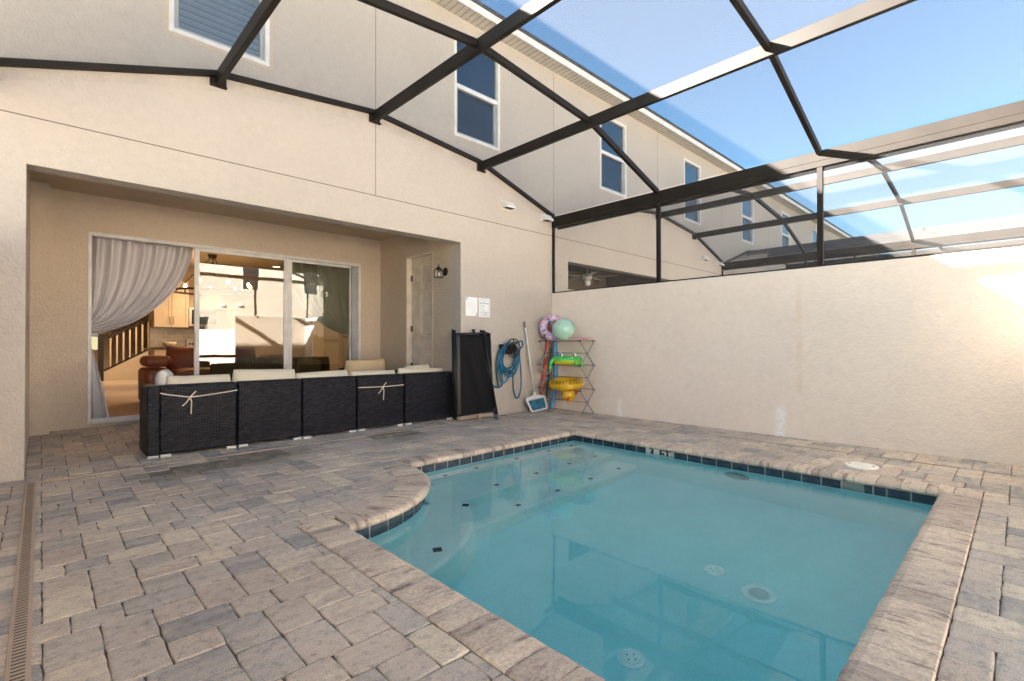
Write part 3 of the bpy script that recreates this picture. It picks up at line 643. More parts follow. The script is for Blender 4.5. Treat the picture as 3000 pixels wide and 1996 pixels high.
for k, l in ((1, 'garden wall between the first and second neighbouring yards'), (2, 'garden wall between the second and third neighbouring yards')):
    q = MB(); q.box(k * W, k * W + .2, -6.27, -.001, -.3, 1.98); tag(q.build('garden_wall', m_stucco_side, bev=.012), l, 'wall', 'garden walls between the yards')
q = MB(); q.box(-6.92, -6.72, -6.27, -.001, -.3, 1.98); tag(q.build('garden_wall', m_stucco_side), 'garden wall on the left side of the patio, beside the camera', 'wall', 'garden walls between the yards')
q = MB(); q.box(-14, 8, -13.75, -13.6, -.3, 1.75); tag(q.build('garden_wall', m_stucco_side), 'sunlit wall across the path, seen in the glass', 'wall', 'garden walls between the yards')
# ceiling fan in the neighbour's porch
fx, fy = 2.38, 1.05
t = thing('ceiling_fan', 'white ceiling fan in the dark porch of the next house', 'ceiling fan', (fx, fy, 2.96))
q = MB(); q.lathe([(0, 0), (.07, 0), (.05, -.06), (.015, -.07), (.015, -.30), (.10, -.32), (.11, -.40), (.06, -.44), (0, -.44)], (fx, fy, 2.958), n=18); q.build('motor', m_white, t, smooth=True)
q = MB(); q.lathe([(0, -.45), (.075, -.45), (.085, -.52), (.05, -.56), (0, -.565)], (fx, fy, 2.958), n=18); q.build('lamp_shade', m_white, t, smooth=True)
for k in range(5):
    a = 2 * math.pi * k / 5 + .25; dx, dy = math.cos(a), math.sin(a); q = MB()
    q.bar((fx + .12 * dx, fy + .12 * dy, 2.60), (fx + .68 * dx, fy + .68 * dy, 2.60), .13, .008, (.12 * dy, -.12 * dx, 1)); q.build('blade', m_soffit, t, bev=.003)

# ---------------------------------------------------------------- ground
NX = (-1.55, -1.75, -5.02, -5.21)        # pool nose lines: x right wall, y house side, x left, y camera side
AC, AR = (-5.0, -1.75), 1.07             # rounded corner
CW = .235                                # coping width
m_sand = plain('joint_sand', (0.11, 0.092, 0.075), 0.95, 0, 0.3, 30)
m_lawn = plain('dry_grass', (0.11, 0.12, 0.06), 0.95, 0, 0.35, 5, 60, .01)
def ring_mesh(name, m, outer, inner, z):
    (a, b, c, d), (e, f, g, h) = outer, inner
    mb = MB(); k = mb.pts([(a, b, z), (c, b, z), (c, d, z), (a, d, z), (e, f, z), (g, f, z), (g, h, z), (e, h, z)])
    mb.f += [(k, k + 1, k + 5, k + 4), (k + 1, k + 2, k + 6, k + 5), (k + 2, k + 3, k + 7, k + 6), (k + 3, k, k + 4, k + 7)]
    return mb.build(name, m)
tag(ring_mesh('ground', m_lawn, (-250, -250, 250, 250), (-5.3, -5.5, -1.25, -1.45), -.06), 'dry lawn around the houses', kind='structure')
tag(MB().quad((-60, -13.5, -.05), (60, -13.5, -.05), (60, -6.4, -.05), (-60, -6.4, -.05)).build('path', plain('pale_concrete', (.40, .38, .35), .9), None), 'pale path between the two rows of houses', kind='structure')
bed = MB()
def bedring(z): 
    a = bed.pts([(-6.72, -6.1, z), (0, -6.1, z), (0, 0, z), (-6.72, 0, z), (-5.15, -5.35, z), (-1.40, -5.35, z), (-1.40, -1.60, z), (-5.15, -1.60, z)])
    bed.f.extend([(a, a + 1, a + 5, a + 4), (a + 1, a + 2, a + 6, a + 5), (a + 2, a + 3, a + 7, a + 6), (a + 3, a, a + 4, a + 7)])
bedring(-.009)
# filler under the rounded corner of the deck
k = bed.pts([(-5.15, -1.60, -.012)] + [(AC[0] + .95 * math.cos(R(a)), AC[1] + .95 * math.sin(R(a)), -.012) for a in range(8, -99, -8)]); n_ = len(bed.v) - k
bed.f.append(tuple(range(k, k + n_)))
k = bed.pts([(-6.47, 0, -.012), (-1.98, 0, -.012), (-1.98, 2.36, .062), (-6.47, 2.36, .062)]); bed.f.append((k, k + 1, k + 2, k + 3))
tag(bed.build('paving_bed', m_sand), 'dark sand bed between the pavers', kind='structure')

# pavers: 6x9 and 6x6 stones laid in a repeating pattern
def paver_mat():
    m, t, p = nt('tumbled_concrete_pavers'); at = N(t, 'Attribute', attribute_name='pv'); sx = N(t, 'SeparateColor'); L(t, at.outputs['Color'], sx.inputs[0])
    tc = N(t, 'TexCoord'); of = N(t, 'CombineXYZ'); L(t, sx.outputs[1], of.inputs[0]); L(t, sx.outputs[2], of.inputs[1])
    ma = N(t, 'VectorMath', operation='MULTIPLY_ADD'); L(t, of.outputs[0], ma.inputs[0]); ma.inputs[1].default_value = (37, 53, 0); L(t, tc.outputs['Object'], ma.inputs[2])
    mp = N(t, 'Mapping'); mp.inputs['Scale'].default_value = (3.0, 11.0, 3.0); mp.inputs['Rotation'].default_value = (0, 0, .10); L(t, ma.outputs[0], mp.inputs[0])
    streak = noise(t, mp.outputs[0], 1.2, 6, 0.62)
    a = N(t, 'Math', operation='MULTIPLY_ADD'); L(t, streak, a.inputs[0]); a.inputs[1].default_value = 0.85; a2 = N(t, 'Math', operation='MULTIPLY_ADD'); L(t, sx.outputs[0], a2.inputs[0]); a2.inputs[1].default_value = .62; a2.inputs[2].default_value = -.24; L(t, a2.outputs[0], a.inputs[2])
    r = ramp(t, a.outputs[0], [(0.12, (0.345, 0.325, 0.31)), (0.30, (0.475, 0.43, 0.38)), (0.46, (0.58, 0.505, 0.425)), (0.62, (0.56, 0.465, 0.39)), (0.80, (0.70, 0.61, 0.475))])
    grain = noise(t, tc.outputs['Object'], 240, 2, .6)
    g = ramp(t, grain, [(.30, (.60,) * 3), (.5, (1.0,) * 3), (.72, (1.30,) * 3)])
    mx = t.nodes.new('ShaderNodeMix'); mx.data_type = 'RGBA'; mx.blend_type = 'MULTIPLY'; mx.inputs[0].default_value = .8; L(t, r.outputs[0], mx.inputs[6]); L(t, g.outputs[0], mx.inputs[7])
    dirt = ramp(t, noise(t, tc.outputs['Object'], 1.1, 5, .6), [(.35, (.84, .83, .82)), (.65, (1.08, 1.07, 1.05))])
    mx2 = t.nodes.new('ShaderNodeMix'); mx2.data_type = 'RGBA'; mx2.blend_type = 'MULTIPLY'; mx2.inputs[0].default_value = 1; L(t, mx.outputs[2], mx2.inputs[6]); L(t, dirt.outputs[0], mx2.inputs[7])
    blot = ramp(t, noise(t, ma.outputs[0], 22, 6, .72), [(.34, (.62, .62, .63)), (.47, (.98, .98, .98)), (.70, (1.12, 1.10, 1.06))])
    mx3 = t.nodes.new('ShaderNodeMix'); mx3.data_type = 'RGBA'; mx3.blend_type = 'MULTIPLY'; mx3.inputs[0].default_value = .9; L(t, mx2.outputs[2], mx3.inputs[6]); L(t, blot.outputs[0], mx3.inputs[7])
    wet = mixc(t, at.outputs['Alpha'], mx3.outputs[2], (0.19, 0.165, 0.118))
    wm = N(t, 'Math', operation='MULTIPLY'); L(t, at.outputs['Alpha'], wm.inputs[0]); L(t, ramp(t, noise(t, tc.outputs['Object'], 7, 4), [(.34, (.45,) * 3), (.56, (1,) * 3)]).outputs[0], wm.inputs[1])
    L(t, wm.outputs[0], wet.node.inputs[0])
    L(t, wet, p.inputs['Base Color']); p.inputs['Roughness'].default_value = .85; p.inputs['Specular IOR Level'].default_value = .25
    h = N(t, 'Math', operation='MULTIPLY_ADD'); L(t, grain, h.inputs[0]); h.inputs[1].default_value = .35; L(t, noise(t, tc.outputs['Object'], 38, 4), h.inputs[2])
    bump(t, p, h.outputs[0], .005, .7); return m
pav = MB(); pva = []
def wetness(x, y):
    d = min(((x + 5.1) / .62) ** 2 + ((y + .52 - .10 * (x + 5.1)) / .24) ** 2, ((x + 3.27) / .30) ** 2 + ((y + .36) / .26) ** 2)
    return max(0, min(1, 1.7 - d)) * .9
def zdeck(y): return .03 * max(0, y + .2)
def paver(x0, x1, y0, y1):
    if x1 - x0 < .02 or y1 - y0 < .02: return
    g = .0012; j = lambda: random.uniform(-.0022, .0022)
    x0 += g; x1 -= g; y0 += g; y1 -= g
    cx_, cy_ = (x0 + x1) / 2, (y0 + y1) / 2
    nx, ny = max(2, int((x1 - x0) / .045)), max(2, int((y1 - y0) / .045))
    per = [(x0 + (x1 - x0) * i / nx, y0) for i in range(nx)] + [(x1, y0 + (y1 - y0) * i / ny) for i in range(ny)] + [(x1 - (x1 - x0) * i / nx, y1) for i in range(nx)] + [(x0, y1 - (y1 - y0) * i / ny) for i in range(ny)]
    rc = .010; tx, ty, dz = random.uniform(-.006, .006), random.uniform(-.006, .006), random.uniform(-.0012, .0016)
    n = len(per); rings = []; per2 = []
    for (x, y) in per:
        cxr = abs(abs(x - cx_) - (x1 - x0) / 2) < 1e-6 and abs(abs(y - cy_) - (y1 - y0) / 2) < 1e-6
        s = .965 if cxr else 1.0
        per2.append((cx_ + (x - cx_) * s + j(), cy_ + (y - cy_) * s + j()))
    for ins, z in ((0, -.03), (0, -.0055), (.003, -.0016), (.009, 0.0)):
        sx_ = 1 - 2 * ins / (x1 - x0); sy_ = 1 - 2 * ins / (y1 - y0)
        rings.append(pav.pts([(cx_ + (x - cx_) * sx_, cy_ + (y - cy_) * sy_, z + dz + tx * (x - cx_) + ty * (y - cy_) + zdeck(y)) for x, y in per2]))
    for A, B in zip(rings, rings[1:]):
        for i in range(n): pav.f.append((A + i, A + (i + 1) % n, B + (i + 1) % n, B + i))
    pav.f.append(tuple(rings[-1] + i for i in range(n)))
    pva.extend([(random.random(), random.random(), random.random(), wetness(cx_, cy_))] * (n * 4))
OX0, OX1, OY0, OY1 = NX[2] - CW, NX[0] + CW, NX[3] - CW, NX[1] + CW
def place(x0, x1, y0, y1):
    # keep to the yard and the porch
    x0 = max(x0, -6.72); x1 = min(x1, -.001); y0 = max(y0, -6.10)
    if y1 > 0: x0 = max(x0, -6.47); x1 = min(x1, -1.98); y1 = min(y1, 2.12 if x1 < -6.3 else 2.338)
    if y0 < 0 < y1 and (x0 < -6.46 or x1 > -1.99): pass
    if x1 <= x0 or y1 <= y0: return
    cx_, cy_ = (x0 + x1) / 2, (y0 + y1) / 2
    dc = math.hypot(cx_ - AC[0], cy_ - AC[1])
    XE = -3.935
    if cy_ > -2.9 and x0 < XE and x1 > OX0 - .2 and y0 < OY1 and not (x1 < OX0 and True):     # deck round the rounded corner
        if x1 > XE + .012 and x0 < XE - .012 and y0 < OY1: place(x0, XE, y0, y1); return place(XE + .001, x1, y0, y1)
        if y1 > -2.60 > y0 and x0 < NX[2]:
            if x0 < OX0: place(x0, x1, y0, -2.601)
            return place(x0, x1, -2.599, y1)
        if y0 >= -2.60 and cx_ < NX[2] + .02 or dc < .905 or (cy_ > -1.75 and x1 <= XE + .02): return paver(x0, x1, y0, y1)
    if x0 < OX1 and x1 > OX0 and y0 < OY1 and y1 > OY0:           # cut to fit round the coping
        e = .001
        if x0 < OX0 - .012: place(x0, OX0 - e, y0, y1)
        if x1 > OX1 + .012: place(OX1 + e, x1, y0, y1)
        x0, x1 = max(x0, OX0 + e), min(x1, OX1 - e)
        if y0 < OY0 - .012: place(x0, x1, y0, OY0 - e)
        if y1 > OY1 + .012: place(x0, x1, OY1 + e, y1)
        return
    paver(x0, x1, y0, y1)
CX, CYC = .0822, .0818
X0, Y0 = -6.37, -2.47
UNIT = [(0, 2, 0, 3), (2, 4, 0, 3), (0, 2, 3, 6), (2, 4, 3, 6), (-2, 1, 6, 8), (1, 3, 6, 8), (3, 6, 6, 8), (4, 6, 0, 2), (4, 6, 4, 6)]
for a in range(-3, 16):
    for b in range(-24, 24):
        ox, oy = 6 * a, 4 * a + 8 * b
        for (c0, c1, r0, r1) in UNIT:
            x0, x1 = X0 + (ox + c0) * CX, X0 + (ox + c1) * CX; y1, y0 = Y0 - (oy + r0) * CYC, Y0 - (oy + r1) * CYC
            if x1 < -6.72 or x0 > 0 or y1 < -6.1 or y0 > 2.34: continue
            place(x0, x1, y0, y1)
tag(pav.build('patio_paving', paver_mat(), attr={'pv': pva}, recalc=False), 'grey and tan concrete pavers of the patio', kind='structure')

# ---------------------------------------------------------------- swimming pool
ZW = -0.098
pool = thing('swimming_pool', 'small square swimming pool with blue tile band and rounded corner', 'pool', (-3.3, -3.4, 0))
def plaster(nm, ca, cb_):
    m, t, p = nt(nm); co = objco(t)
    r = ramp(t, noise(t, co, 2.2, 7, .7), [(.28, ca), (.72, cb_)])
    s = ramp(t, noise(t, co, 90, 3, .7), [(.3, (.90,) * 3), (.7, (1.05,) * 3)])
    mx = t.nodes.new('ShaderNodeMix'); mx.data_type = 'RGBA'; mx.blend_type = 'MULTIPLY'; mx.inputs[0].default_value = 1; L(t, r.outputs[0], mx.inputs[6]); L(t, s.outputs[0], mx.inputs[7])
    L(t, mx.outputs[2], p.inputs['Base Color']); p.inputs['Roughness'].default_value = .9; return m
m_plaster = plaster('pebbled_pool_plaster', (.48, .80, .82), (.60, .90, .92)); m_tread = plaster('lit_step_plaster', (.75, .83, .80), (.85, .90, .87))  # steps share the basin plaster; light on the treads is mixed into their colour
OV = .05                                            # the coping overhangs the pool wall
PX0, PX1, PY0, PY1 = NX[2] - OV, NX[0] + OV, NX[3] - OV, NX[1] + OV
AW = AR - OV
arcp = lambda r, a: (AC[0] + r * math.cos(R(a)), AC[1] + r * math.sin(R(a)))
a0 = math.degrees(math.asin(OV / AW))
outline = [(PX1, PY1)] + [arcp(AW, a) for a in [a0] + list(range(0, -91, -5))]
outline[1] = (outline[1][0], PY1)
outline += [(PX0, AC[1] - AW), (PX0, PY0), (PX1, PY0)]
FZ = -1.02
sh = MB(); n = len(outline)
k = sh.pts([(x, y, -.005) for x, y in outline]); q = sh.pts([(x, y, FZ) for x, y in outline])
for i in range(n): sh.f.append((k + i, k + (i + 1) % n, q + (i + 1) % n, q + i))
sh.f.append(tuple(q + i for i in range(n)))
sh.build('basin', m_plaster, pool, recalc=False)
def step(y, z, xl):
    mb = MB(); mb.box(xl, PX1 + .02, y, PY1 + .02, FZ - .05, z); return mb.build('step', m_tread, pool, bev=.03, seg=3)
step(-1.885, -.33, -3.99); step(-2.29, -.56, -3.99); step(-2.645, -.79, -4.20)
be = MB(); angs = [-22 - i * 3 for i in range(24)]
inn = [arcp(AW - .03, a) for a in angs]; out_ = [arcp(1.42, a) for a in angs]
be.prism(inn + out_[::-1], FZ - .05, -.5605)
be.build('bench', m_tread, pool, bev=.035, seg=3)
# tile band at the waterline
def tile_mat():
    m, t, p = nt('slate_blue_tile'); co = objco(t)
    r = ramp(t, noise(t, objco(t, (6, 6, 16)), 2.0, 6, .7), [(.30, (.012, .022, .036)), (.50, (.030, .052, .078)), (.68, (.075, .095, .115))])
    L(t, r.outputs[0], p.inputs['Base Color']); p.inputs['Roughness'].default_value = .25; bump(t, p, noise(t, co, 30, 3), .002); return m
m_tile = tile_mat(); m_grout = plain('pale_grout', (.50, .49, .46), .9)
tb = MB(); gb = MB(); th = .008
def run(f, length, step_=.152, skip=()):
    # f(s, d, z): point a distance s along the wall, d into the pool
    s = 0; i = 0
    while s < length - .01:
        e = min(s + step_, length); g = .0045
        mids = [s + g, (s + e) / 2, e - g]
        if not any(a < (s + e) / 2 < b for a, b in skip):
            for u, v in zip(mids, mids[1:]):
                k = tb.pts([f(u, th, -.19), f(v, th, -.19), f(v, th, -.022), f(u, th, -.022)]); tb.f.append((k, k + 1, k + 2, k + 3))
        k = gb.pts([f(s, .004, -.196), f((s + e) / 2, .004, -.196), f(e, .004, -.196), f(e, .004, -.006), f((s + e) / 2, .004, -.006), f(s, .004, -.006)])
        gb.f += [(k, k + 1, k + 4, k + 5), (k + 1, k + 2, k + 3, k + 4)]
        s = e; i += 1
Lh = PX1 - (AC[0] + AW * math.cos(R(a0)))
MK = (1.03, 1.335)                                  # where the depth marker sits along the right wall
SK = (2.88, 3.11)                                   # skimmer mouth
run(lambda s, d, z: (PX1 - s, PY1 - d, z), Lh)
run(lambda s, d, z: (PX1 - d, PY1 - s, z), PY1 - PY0, .152, (MK, SK))
run(lambda s, d, z: (PX0 + d, PY0 + s, z), -AW + AC[1] - PY0)
run(lambda s, d, z: (PX0 + s, PY0 + d, z), PX1 - PX0)
run(lambda s, d, z: (AC[0] + (AW + d) * math.cos(R(a0) - s / AW), AC[1] + (AW + d) * math.sin(R(a0) - s / AW), z), AW * R(90 + a0))
gb.build('grout', m_grout, tb_o := tb.build('tile_band', m_tile, pool, recalc=False), recalc=False)
# depth marker
mk = MB(); mk.box(PX1 - .010, PX1 - .0085, PY1 - MK[1] + .005, PY1 - MK[0] - .155, -.19, -.026); mk.box(PX1 - .010, PX1 - .0085, PY1 - MK[0] - .150, PY1 - MK[0] - .003, -.19, -.026)
mko = mk.build('depth_marker', plain('white_tile', (.62, .61, .56), .3), pool)
m_ink = plain('black_ink', (.008, .008, .01), .5)
for s_, yy in (('3', PY1 - MK[0] - .075), ('FT', PY1 - MK[0] - .235)):
    text_mesh('lettering', s_, .135, m_ink, mko, (PX1 - .0105, yy, -.098), (R(90), 0, R(-90)), .0006, 'CENTER', .0055, .95)
# skimmer mouth
sk = MB(); ya, yb = PY1 - SK[1], PY1 - SK[0]; ya -= .0; 
sk.box(PX1 - .0105, PX1 + .0, ya, ya + .012, -.19, -.03); sk.box(PX1 - .0105, PX1, yb - .012, yb, -.19, -.03); sk.box(PX1 - .0105, PX1, ya + .012, yb - .012, -.042, -.03)
sko = sk.build('skimmer', plain('skimmer_plastic', (.42, .40, .34), .4), pool)
MB().box(PX1 - .0075, PX1 - .0055, ya + .012, yb - .012, -.19, -.042).build('flap', plain('skimmer_dark', (.20, .24, .22), .4), sko)
# coping stones
def coping_mat():
    m, t, p = nt('travertine_toned_coping'); at = N(t, 'Attribute', attribute_name='st'); sx = N(t, 'SeparateColor'); L(t, at.outputs['Color'], sx.inputs[0])
    cb = N(t, 'CombineXYZ'); L(t, sx.outputs[0], cb.inputs[0]); L(t, sx.outputs[1], cb.inputs[1]); L(t, sx.outputs[2], cb.inputs[2])
    mp = N(t, 'Mapping'); mp.inputs['Scale'].default_value = (16, 5.2, 90); mp.inputs['Rotation'].default_value = (0, 0, .30); L(t, cb.outputs[0], mp.inputs[0])
    n1 = noise(t, mp.outputs[0], 1.0, 6, .66)
    r = ramp(t, n1, [(.28, (.16, .145, .15)), (.37, (.36, .275, .235)), (.44, (.58, .48, .395)), (.58, (.68, .585, .47)), (.68, (.54, .42, .355)), (.80, (.40, .34, .32))])
    sp = ramp(t, noise(t, objco(t), 70, 4, .7), [(.35, (.75,) * 3), (.6, (1.06,) * 3)])
    tone = ramp(t, sx.outputs[2], [(0, (.74, .72, .72)), (.5, (1.0, .97, .94)), (1, (1.10, 1.07, 1.0))])
    c = r.outputs[0]
    for o in (sp.outputs[0], tone.outputs[0]):
        mx = t.nodes.new('ShaderNodeMix'); mx.data_type = 'RGBA'; mx.blend_type = 'MULTIPLY'; mx.inputs[0].default_value = 1; L(t, c, mx.inputs[6]); L(t, o, mx.inputs[7]); c = mx.outputs[2]
    L(t, c, p.inputs['Base Color']); p.inputs['Roughness'].default_value = .75; p.inputs['Specular IOR Level'].default_value = .3
    h = N(t, 'Math', operation='MULTIPLY_ADD'); L(t, n1, h.inputs[0]); h.inputs[1].default_value = .8; L(t, noise(t, objco(t), 120, 3), h.inputs[2]); bump(t, p, h.outputs[0], .004, .6); return m
cp = MB(); cpa = []
PROF = [(CW, -.03), (CW - .001, .001), (CW - .007, .0065), (.12, .0075), (.045, .0065), (.022, .001), (.007, -.010), (0, -.026), (.006, -.041), (.022, -.049), (.06, -.05)]
def stone(f, u0, u1, nseg=2, w=CW):
    g = .0024; u0 += g; u1 -= g; rnd = random.random(); j = [random.uniform(-.0015, .0015) for _ in range(8)]; rows = []; prof = [(v * w / CW if v > .1 else v, z) for v, z in PROF]
    dz = random.uniform(-.001, .001)
    for i in range(nseg + 1):
        u = u0 + (u1 - u0) * i / nseg; e = .0034 if i in (0, nseg) else 0
        rows.append(cp.pts([(*f(u + (j[k % 8] if i in (0, nseg) else 0) * .4, v + (e if k in (6, 7, 8) else 0)), z + dz - (e if 0 < k < 6 else 0)) for k, (v, z) in enumerate(prof)]))
        cpa.extend([(u - u0 + rnd * 3, v + rnd, rnd, 1) for v, z in prof])
    m_ = len(prof)
    for A, B in zip(rows, rows[1:]):
        for k in range(m_ - 1): cp.f.append((A + k, A + k + 1, B + k + 1, B + k))
    for A, s in ((rows[0], 1), (rows[-1], -1)):
        q = tuple(A + k for k in range(m_)); cp.f.append(q if s > 0 else q[::-1])
def coprun(f, u0, u1, l=.152):
    n = max(1, round((u1 - u0) / l)); d = (u1 - u0) / n
    for i in range(n): stone(f, u0 + i * d, u0 + (i + 1) * d)
xs_arc = AC[0] + math.sqrt(AR ** 2 - (NX[1] - AC[1]) ** 2)
coprun(lambda u, v: (u, NX[1] + v), xs_arc - .0, NX[0] + CW)
coprun(lambda u, v: (NX[0] + v, NX[1] - u), 0, NX[1] - NX[3] + CW)
coprun(lambda u, v: (NX[0] - u, NX[3] - v), 0, NX[0] - NX[2] + CW)
coprun(lambda u, v: (NX[2] - v, NX[3] + u), 0, -2.60 - NX[3])
na = 13
for i in range(na): 
    A0, A1 = R(2.0), R(-91.2)
    stone(lambda u, v: (AC[0] + (AR - v) * math.cos(u), AC[1] + (AR - v) * math.sin(u)), A1 + (A0 - A1) * i / na, A1 + (A0 - A1) * (i + 1) / na, 3, .265)
cpo = cp.build('coping', coping_mat(), pool, attr={'st': cpa}, smooth=False)
# step edge tiles, fittings
m_marker = plain('dark_marker_tile', (.018, .026, .038), .35, 0, .4, 30)
def flat(x, y, z, sx, sy, rz=0):
    c, s = math.cos(rz), math.sin(rz); q = MB(); P = [(-sx, -sy), (sx, -sy), (sx, sy), (-sx, sy)]
    q.prism([(x + a * c - b * s, y + a * s + b * c) for a, b in P], z, z + .003); return q.build('marker_tile', m_marker, pool)
for x in (-3.566, -3.176, -2.605, -2.069, -1.66): flat(x, -1.79, -.329, .025, .020)
for x in (-3.253, -2.698, -2.173, -1.70): flat(x, -2.18, -.559, .025, .020)
for x in (-3.316, -2.783, -2.264, -1.752): flat(x, -2.54, -.789, .025, .020)
flat(-3.80, -2.40, -.5595, .027, .027, .75); flat(-4.449, -2.914, -.5595, .030, .030, 1.1)
m_fit = plain('white_pool_fitting', (.90, .92, .90), .4)
def disc(name, x, y, z, r, grate=False):
    q = MB(); q.lathe([(0, .016), (r * .62, .016), (r * .66, .010), (r * .97, .008), (r, 0)], (x, y, z), n=32); o = q.build(name, m_fit, pool, smooth=False)
    if grate:
        s = MB()
        for i in range(-5, 6):
            xx = i * r * .105; hl = math.sqrt(max(0, (r * .58) ** 2 - xx * xx)); s.box(x + xx - r * .022, x + xx + r * .022, y - hl, y + hl, z + .0165, z + .018)
        s.build('slot', plain('grate_slot', (.34, .42, .42), .6), o)
    else:
        s = MB()
        for a in (0, 1.57, 3.14, 4.71): s.lathe([(.005, 0), (0, .001)], (x + r * .35 * math.cos(a), y + r * .35 * math.sin(a), z + .0175), n=8)
        s.build('screw', m_marker, o)
    return o
disc('cleaner_cap', -4.11, -4.20, FZ, .075); disc('cleaner_cap', -3.0, -4.16, FZ, .070); disc('drain_grate', -3.086, -4.48, FZ, .105, True)
q = MB(); c_ = (PX1 - .001, -3.72, -.42); q.lathe([(0, .012), (.05, .012), (.055, .006), (.11, .006), (.118, 0)], c_, (-1, 0, 0), 32); lo = q.build('pool_light', plain('chrome_rim', (.35, .38, .37), .3, .6), pool)
MB().lathe([(0, .016), (.085, .013)], c_, (-1, 0, 0), 28).build('lens', plain('light_lens', (.30, .42, .42), .2), lo)
for a in (-27, -62): 
    x, y = arcp(AW, a); q = MB(); q.lathe([(0, .014), (.022, .014), (.030, 0)], (x, y, -.36), (math.cos(R(a)), math.sin(R(a)), 0), 18); q.build('return_jet', m_fit, pool)
q = MB(); q.lathe([(0, .012), (.022, .012), (.03, 0)], (PX1, -2.50, -.30), (-1, 0, 0), 18); q.build('return_jet', m_fit, pool)
# the water: a closed body that absorbs a little red
def water_mat():
    m, t, p = nt('pool_water'); t.nodes.remove(p); out = t.nodes['Material Output']
    g = N(t, 'BsdfGlass', IOR=1.333, Roughness=0.0); g.inputs[0].default_value = (1, 1, 1, 1)
    L(t, g.outputs[0], out.inputs[0])
    b = N(t, 'Bump', Strength=.2, Distance=.0018); L(t, noise(t, objco(t), 4, 3), b.inputs['Height']); L(t, b.outputs[0], g.inputs['Normal'])
    v = N(t, 'VolumeAbsorption', Density=.32); v.inputs[0].default_value = (.0, .90, .965, 1); L(t, v.outputs[0], out.inputs[1]); return m
wt = MB(); wt.box(PX0 - .06, PX1 + .06, PY0 - .06, PY1 + .06, FZ - .08, ZW)
tag(wt.build('water', water_mat()), 'still turquoise pool water', kind='structure')
# skimmer lid, drains
t = thing('skimmer_lid', 'round white plastic lid set in the pavers by the garden wall', 'lid', (-1.06, -4.64, .0))
q = MB(); q.lathe([(0, .014), (.118, .014), (.127, .010), (.13, 0)], (-1.06, -4.64, .0), n=40); q.build('lid_disc', plain('warm_white_plastic', (.90, .85, .76), .5), t)
q = MB()
for dy in (-.09, .09): q.lathe([(.014, 0), (0, .001)], (-1.06, -4.64 + dy, .0145), n=12)
q.build('finger_hole', m_joint, t)
m_drain = plain('tan_drain_plastic', (.46, .35, .26), .6, 0, .08)
t = thing('channel_drain', 'tan slotted channel drain running past the left pillar towards the camera', 'drain', (-6.43, -3, 0))
q = MB(); q.box(-6.462, -6.398, -6.05, -.19, -.02, .0065); q.build('grate', m_drain, t, bev=.002)
q = MB(); y = -.21
while y > -6.0: q.box(-6.448, -6.412, y - .007, y, .0066, .0072); y -= .026
q.build('slot', m_joint, t)
t = thing('deck_drain', 'thin tan drain strip with dots along the porch edge', 'drain', (-4.2, -.17, 0), 'dotted drain strips')
q = MB(); q.box(-6.39, -1.0, -.188, -.152, -.02, .0062); q.build('strip', m_drain, t)
q = MB(); x = -6.36
while x < -1.1: q.lathe([(.009, 0), (0, .0004)], (x, -.17, .0066), n=8); x += .06
q.build('drain_hole', m_joint, t)
t = thing('deck_drain', 'thin dotted drain strip between the pool coping and the garden wall', 'drain', (-.52, -3.5, 0), 'dotted drain strips')
q = MB(); q.box(-.532, -.508, -6.0, -1.0, -.02, .005); q.build('strip', plain('sandy_drain_plastic', (.36, .30, .24), .6), t)
q = MB(); y = -1.05
while y > -5.9: q.lathe([(.0055, 0), (0, .0004)], (-.52, y, .0054), n=8); y -= .05
q.build('drain_hole', m_joint, t)

# ---------------------------------------------------------------- wicker sofa
def wicker():
    m, t, p = nt('black_resin_wicker'); tc = N(t, 'TexCoord'); sx = N(t, 'SeparateXYZ'); L(t, tc.outputs['Object'], sx.inputs[0])
    ad = N(t, 'Math', operation='ADD'); L(t, sx.outputs[0], ad.inputs[0]); L(t, sx.outputs[1], ad.inputs[1])
    cb = N(t, 'CombineXYZ'); L(t, ad.outputs[0], cb.inputs[0]); L(t, sx.outputs[2], cb.inputs[1])
    b = N(t, 'TexBrick', Scale=1.0); b.offset = .5; L(t, cb.outputs[0], b.inputs['Vector'])
    for k, v in (('Brick Width', .052), ('Row Height', .021), ('Mortar Size', .004), ('Mortar Smooth', 1.0)): b.inputs[k].default_value = v
    b.inputs['Color1'].default_value = (.032, .031, .040, 1); b.inputs['Color2'].default_value = (.010, .010, .014, 1); b.inputs['Mortar'].default_value = (.003, .003, .004, 1)
    L(t, b.outputs['Color'], p.inputs['Base Color']); p.inputs['Roughness'].default_value = .5; p.inputs['Specular IOR Level'].default_value = .25
    iv = N(t, 'Math', operation='SUBTRACT'); iv.inputs[0].default_value = 1; L(t, b.outputs['Fac'], iv.inputs[1])
    bump(t, p, iv.outputs[0], .009, 1.0); return m
m_wick = wicker()
m_cream = plain('cream_cushion_fabric', (.68, .60, .45), .85, 0, .06, 5, 160, .0008)
m_foot = plain('silver_plastic_foot', (.55, .53, .50), .4)
